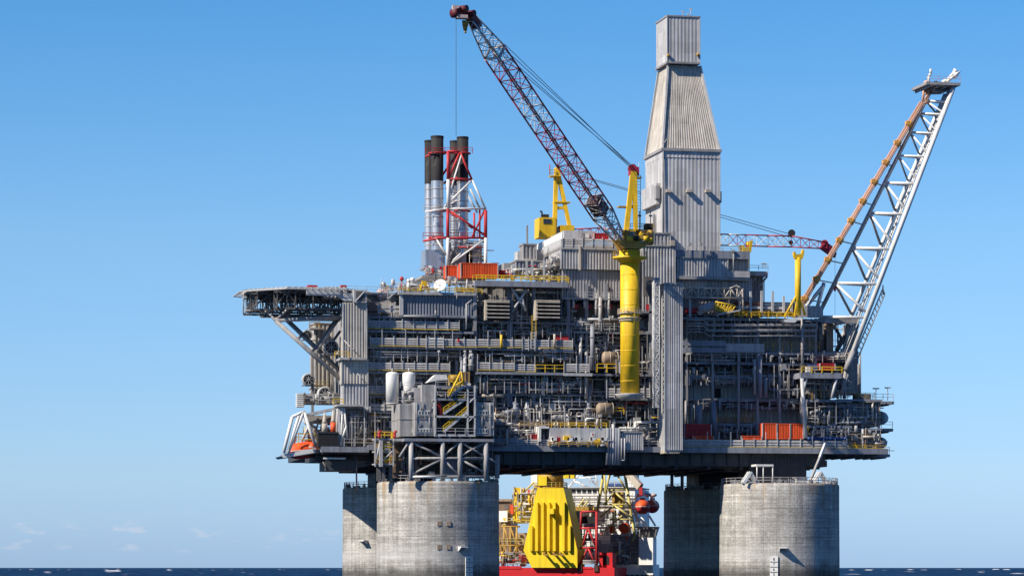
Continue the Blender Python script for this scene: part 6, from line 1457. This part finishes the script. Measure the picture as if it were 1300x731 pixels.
fill(ship, 757, 800, 685, 715, 110, 112, 14, 10, 14, pal=PAL, w=[16, 16, 16, 10, 12, 12, 2, 2, 4, 2, 4, 3]); fill(ship, 720, 756, 655, 715, 108, 111, 24, 18, 14, pal=PAL, w=[14, 10, 12, 10, 8, 24, 2, 2, 2, 6, 4, 3]); fill(ship, 745, 800, 648, 682, 115, 118, 8, 6, 8, pal=PAL, w=[3, 6, 20, 34, 1, 1, 2, 8, 4, 5, 6, 1])
# left side of the ship: brown box, white panels, yellow lattice
flat(622, 648, 635, 6, 104, 8, 'rusty_house', 'brown', ship); part('roof_slab', 'tan', ship, 620, 649, 633, 636, 103.5, 9); part('louvre', 'dark', ship, 640, 646, 640, 646, 103.9, .2); part('white_panel', 'ship_white', ship, 633, 644, 648, 662, 103, .6)
part('white_ribbed_panel', 'ship_white', ship, 655, 673, 648, 664, 101, 2); part('winch_house', 'tan', ship, 654, 669, 676, 715, 103, 4); part('orange_float', 'orange', ship, 647, 652, 640, 652, 100, 1.5); part('pale_house', 'light', ship, 661, 680, 620, 650, 104, 5)
part('yellow_housing', 'lemon', ship, 651, 662, 632, 662, 100.4, 3); part('hatch', 'dark', ship, 650, 663, 627, 632, 100, 3)
for xa, ya, xb, yb in ((654, 634, 678, 612), (660, 640, 682, 616), (653, 648, 675, 645), (655, 660, 675, 648), (640, 668, 640, 716), (648, 668, 648, 716), (656, 668, 656, 716), (636, 668, 660, 668), (636, 692, 660, 692), (640, 668, 648, 692), (648, 668, 656, 692), (640, 692, 648, 716), (656, 692, 648, 716), (632, 672, 640, 716)):
    mb = MB(); mb.tube(P(xa, ya, 99.5), P(xb, yb, 99.5), .22, 6); mb.build('lattice_tube', 'pale_yellow' if ya < 662 else 'ochre', ship)
fill(ship, 634, 668, 700, 718, 97, 99, 18, 16, 20, pal=PAL, w=[10, 6, 6, 2, 4, 30, 8, 8, 2, 3, 4, 3]); fill(ship, 652, 682, 618, 662, 98, 100, 20, 14, 14, pal=PAL, w=[4, 6, 14, 16, 2, 6, 2, 30, 2, 3, 4, 3])
random.seed(404)
for i in range(46):                                        # deck clutter round the ship's houses
    x, y0, y1, v = random.choice(((random.uniform(634, 672), 640, 714, 99.6), (random.uniform(736, 806), 648, 680, 116), (random.uniform(716, 800), 634, 660, 117), (random.uniform(778, 812), 676, 712, 111)))
    y = random.uniform(y0, y1); part('deck_fitting', random.choice(('ship_white', 'ship_white', 'beige', 'light', 'dark', 'brown', 'pale_yellow', 'lemon', 'orange', 'mid')), ship, x, x+random.uniform(1.2, 4.5), y, y+random.uniform(1.5, 5), v, random.uniform(.3, 1.2))
for x0, x1, y, v in ((716, 803, 640, 117.4), (716, 803, 632, 117.4), (762, 812, 677, 110.8), (640, 676, 664, 99), (634, 664, 690, 99.2), (780, 830, 715, 111.8), (755, 800, 660, 110)):
    mb = rail_mb(P(x0, y, v), Vector((U(x1, v), v, P(x0, y, v).z)), 1.2, .06); mb.build('railing', 'pale_yellow' if x0 < 700 else 'light', ship)
# yellow crane tower on the stern
yt = thing('ship_crane_tower', 'broad bright yellow ribbed crane tower on the red stern deck', 'crane tower', P(698, 720, VB-1))
pprism('tower_body', 'lemon', yt, [(675, 720), (664.5, 698), (682, 619), (715.5, 619), (733, 698), (733, 720)], VB-1, 9)
for x, y0, y1 in ((674, 667, 699), (681, 637, 699), (688.5, 637, 699), (696, 637, 699), (703.5, 637, 699), (715, 637, 699), (722.5, 667, 699)):
    mb = MB(); pbox(mb, x-1.7, x+1.7, y0, y1, VB-1.7, .75); mb.build('rib', 'lemon', yt)
mb = MB(); pbox(mb, 697, 703, 645, 652, VB-3, 1.6); mb.build('lamp_box', 'lemon', yt)
for x in (691, 703, 711):
    mb = MB(); mb.tube(P(x, 701, VB-1), P(x, 703, VB-3), .3, 6); mb.box(U(x, VB-3), U(x+5, VB-3), VB-3.2, VB-2.6, P(x, 705, VB-3).z, P(x, 702.5, VB-3).z); mb.build('hook_lug', 'ochre', yt)
mb = MB(); mb.lathe(Vector((U(699, VB+3), VB+3, P(699, 620, VB).z)), [(3.0, 0), (3.0, 4.4)], 28); mb.build('neck', 'ochre', yt)
mb = MB(); cz = P(699, 594, VB).z; cc = Vector((U(699, VB+3), VB+3, cz)); mb.lathe(cc, [(3.0, -.3), (4.2, 0), (4.2, .5), (3.2, .6)], 28); mb.build('top_flange', 'lemon', yt)
mb = MB(); mb.box(U(684, VB), U(714, VB), VB, VB+8, P(699, 593, VB).z+.6, P(699, 583, VB).z); mb.build('crane_house', 'lemon', yt)
mb = MB(); mb.lathe(Vector((U(699, VB+3), VB+3, P(699, 619, VB).z)), [(3.9, 0), (3.9, .25)], 28); mb.build('walkway', 'ochre', yt)
mb = MB(); c_ = Vector((U(699, VB+3), VB+3, P(699, 618, VB).z))
for i in range(24):
    t = 2*math.pi*i/24; t2 = 2*math.pi*(i+1)/24; q = c_+Vector((math.cos(t)*3.8, math.sin(t)*3.8, 0)); q2 = c_+Vector((math.cos(t2)*3.8, math.sin(t2)*3.8, 0)); mb.beam(q, q+Vector((0,0,1.1)), .09)
    for h in (.55, 1.1): mb.beam(q+Vector((0,0,h)), q2+Vector((0,0,h)), .08)
mb.build('railing', 'pale_yellow', yt)
mb = MB(); pbox(mb, 683, 694, 604, 616, VB-1, 2.4); mb.build('drum_housing', 'lemon', yt); mb = MB(); pbox(mb, 715, 722, 592, 607, VB, 2); pbox(mb, 724, 729, 597, 607, VB, 2); mb.build('side_cab', 'lemon', yt); part('corner_house', 'ship_white', yt, 674, 682, 598, 616, VB+5, 3)
part('side_flank', 'grey', yt, 722, 735, 648, 692, VB+8.2, 2)
# red truss frame, red hatch house, yellow lattice tower with boom, fast rescue boat
rf = thing('red_truss_frame', 'red steel truss frame standing right of the yellow ship crane tower', 'frame', P(747, 720, VB+.5))
for (xa, ya, xb, yb) in ((757.5, 649, 757.5, 724), (738, 649, 758, 649), (737, 670, 757, 670), (736, 695, 757, 695), (746, 671, 740, 692), (747, 671, 756, 693), (746, 696, 735, 718), (747, 696, 756, 716), (738, 649, 737, 672)):
    mb = MB(); mb.tube(P(xa, ya, VB+.5), P(xb, yb, VB+.5), .32 if xa == xb else .24, 8); mb.build('frame_tube', 'red', rf)
for x in (736, 757): part('foot', 'drill_steel', rf, x-3, x+2.5, 717, 725, VB-.3, 1.2)
part('dark_gangway', 'black', rf, 737, 757, 655, 664, VB+3, 1)
rhs = thing('red_hatch_house', 'small red house with a dark arched doorway at the stern deck end', 'hatch house', P(769, 720, VB+2))
mb = MB(); pbox(mb, 761, 777.5, 701, 720, VB+2, 5); hb = mb.build('body', 'ship_red', rhs); mb = MB(); c_ = P(769.3, 711, VB+1.95); w_ = .75
pts = [c_+Vector((-w_, 0, -1.0)), c_+Vector((w_, 0, -1.0))]+[c_+Vector((w_*math.cos(k*math.pi/8), 0, .3+.9*math.sin(k*math.pi/8))) for k in range(9)]
mb.prism(pts, (0, .1, 0)); mb.build('doorway', 'black', hb)
lt = thing('ship_lattice_tower', 'pale yellow lattice tower on the ship in front of the white wheelhouse', 'lattice tower', P(783, 690, 108))
for (xa, ya, xb, yb, va_, vb_) in ((758, 650, 767, 596, 108, 110), (770, 622, 774, 596, 106, 108), (802, 688, 806, 680, 108, 108), (806, 680, 792, 594, 108, 110), (767, 622, 793, 622, 108, 108), (766, 640, 799, 640, 108, 108), (767, 640, 780, 624, 108, 108), (780, 624, 798, 640, 108, 108), (762, 656, 780, 641, 108, 108), (780, 641, 802, 657, 108, 108), (768, 673, 790, 654, 108, 108), (774, 659, 803, 659, 108, 108), (767, 600, 770, 640, 107, 107), (782, 600, 794, 620, 108, 108), (776, 598, 768, 622, 108, 108), (803, 664, 806, 680, 108, 108), (779, 648, 779, 676, 108, 108)):
    mb = MB(); mb.tube(P(xa, ya, va_), P(xb, yb, vb_), .34 if abs(ya-yb) > 40 else .22, 8); mb.build('lattice_tube', 'pale_yellow', lt)
part('hopper', 'ochre', lt, 777, 791, 624, 639, 109, 3); part('head_platform', 'pale_yellow', lt, 757, 796, 592, 601, 107, 5)
mb = MB(); a, b = P(794, 596, 106), P(813, 618, 104); mb.beam(a, b, 1.1, 1.6); mb.build('boom', 'beige', lt); mb = MB(); mb.beam(P(813, 613, 104), P(814, 628, 104), .8); mb.build('boom_end', 'red', lt)
for lab, x, y, v, r in (('orange lifeboat seen end on at the ship right side, nearest to the boom end', 815.5, 643, 112, 1.75), ('reddish lifeboat behind the nearer orange one at the ship right edge', 828, 642, 117, 1.65)):
    lifeboat(lab, P(x, y, v), (-.1, 1, 0), 6.5, r, 'ship lifeboats')
mb = MB(); 
t = thing('lifeboat_davit', 'white davit arms holding the orange lifeboats at the ship right side', 'davit', P(818, 668, 113))
for (xa, ya, xb, yb) in ((808, 630, 808, 668), (812, 628, 824, 626), (824, 626, 834, 640), (806, 652, 818, 668), (814, 656, 822, 668), (824, 654, 832, 667), (808, 630, 820, 624), (803, 645, 812, 668)):
    mb = MB(); mb.tube(P(xa, ya, 112.5), P(xb, yb, 112.5), .24, 8); mb.build('arm', 'ship_white', t)
for x in (812, 822, 830): mb = MB(); mb.lathe(P(x, 628, 112), [(.05,-.5),(.7,-.2),(.7,.2),(.05,.5)], 12); mb.build('winch', 'pinkish', t)
t = thing('rescue_boat', 'round orange rescue boat end on the ship deck below the lattice tower', 'boat', P(794, 678, 109)); c_ = P(794, 670, 109)
mb = MB(); mb.lathe(c_, [(.1, -.3), (.9, -.1), (1.25, .3), (1.25, 1.6), (.9, 2.), (.1, 2.1)], 20, '-y'); mb.build('hull', 'orange', t); mb = MB(); mb.box(c_.x-1.3, c_.x+1.3, c_.y-.4, c_.y, c_.z-.15, c_.z+.12); mb.build('rub_rail', 'drill_steel', t); mb = MB(); mb.box(c_.x-1, c_.x+1, 108, 110, c_.z-1.8, c_.z-1.1); mb.build('cradle', 'light', t)
t = thing('deck_locker', 'orange locker on the ship deck beside the round orange boat', 'locker', P(777, 678, 109)); mb = MB(); pbox(mb, 774, 780, 668, 676, 109, 1.2); mb.build('body', 'orange', t); mb = MB(); pbox(mb, 773.5, 780.5, 667, 668.6, 108.8, 1.6); mb.build('lid', 'red', t)

flush_stuff(); STUFF.clear()
TH, CU, CV = keep
ca, sa = math.cos(SHIP_TURN), math.sin(SHIP_TURN)
for o in bpy.data.objects:
    if o not in before and o.parent is None:
        x, y = o.location.x, o.location.y
        o.location.x, o.location.y = ca*x-sa*y, sa*x+ca*y
        o.rotation_euler.z += SHIP_TURN
flush_stuff()
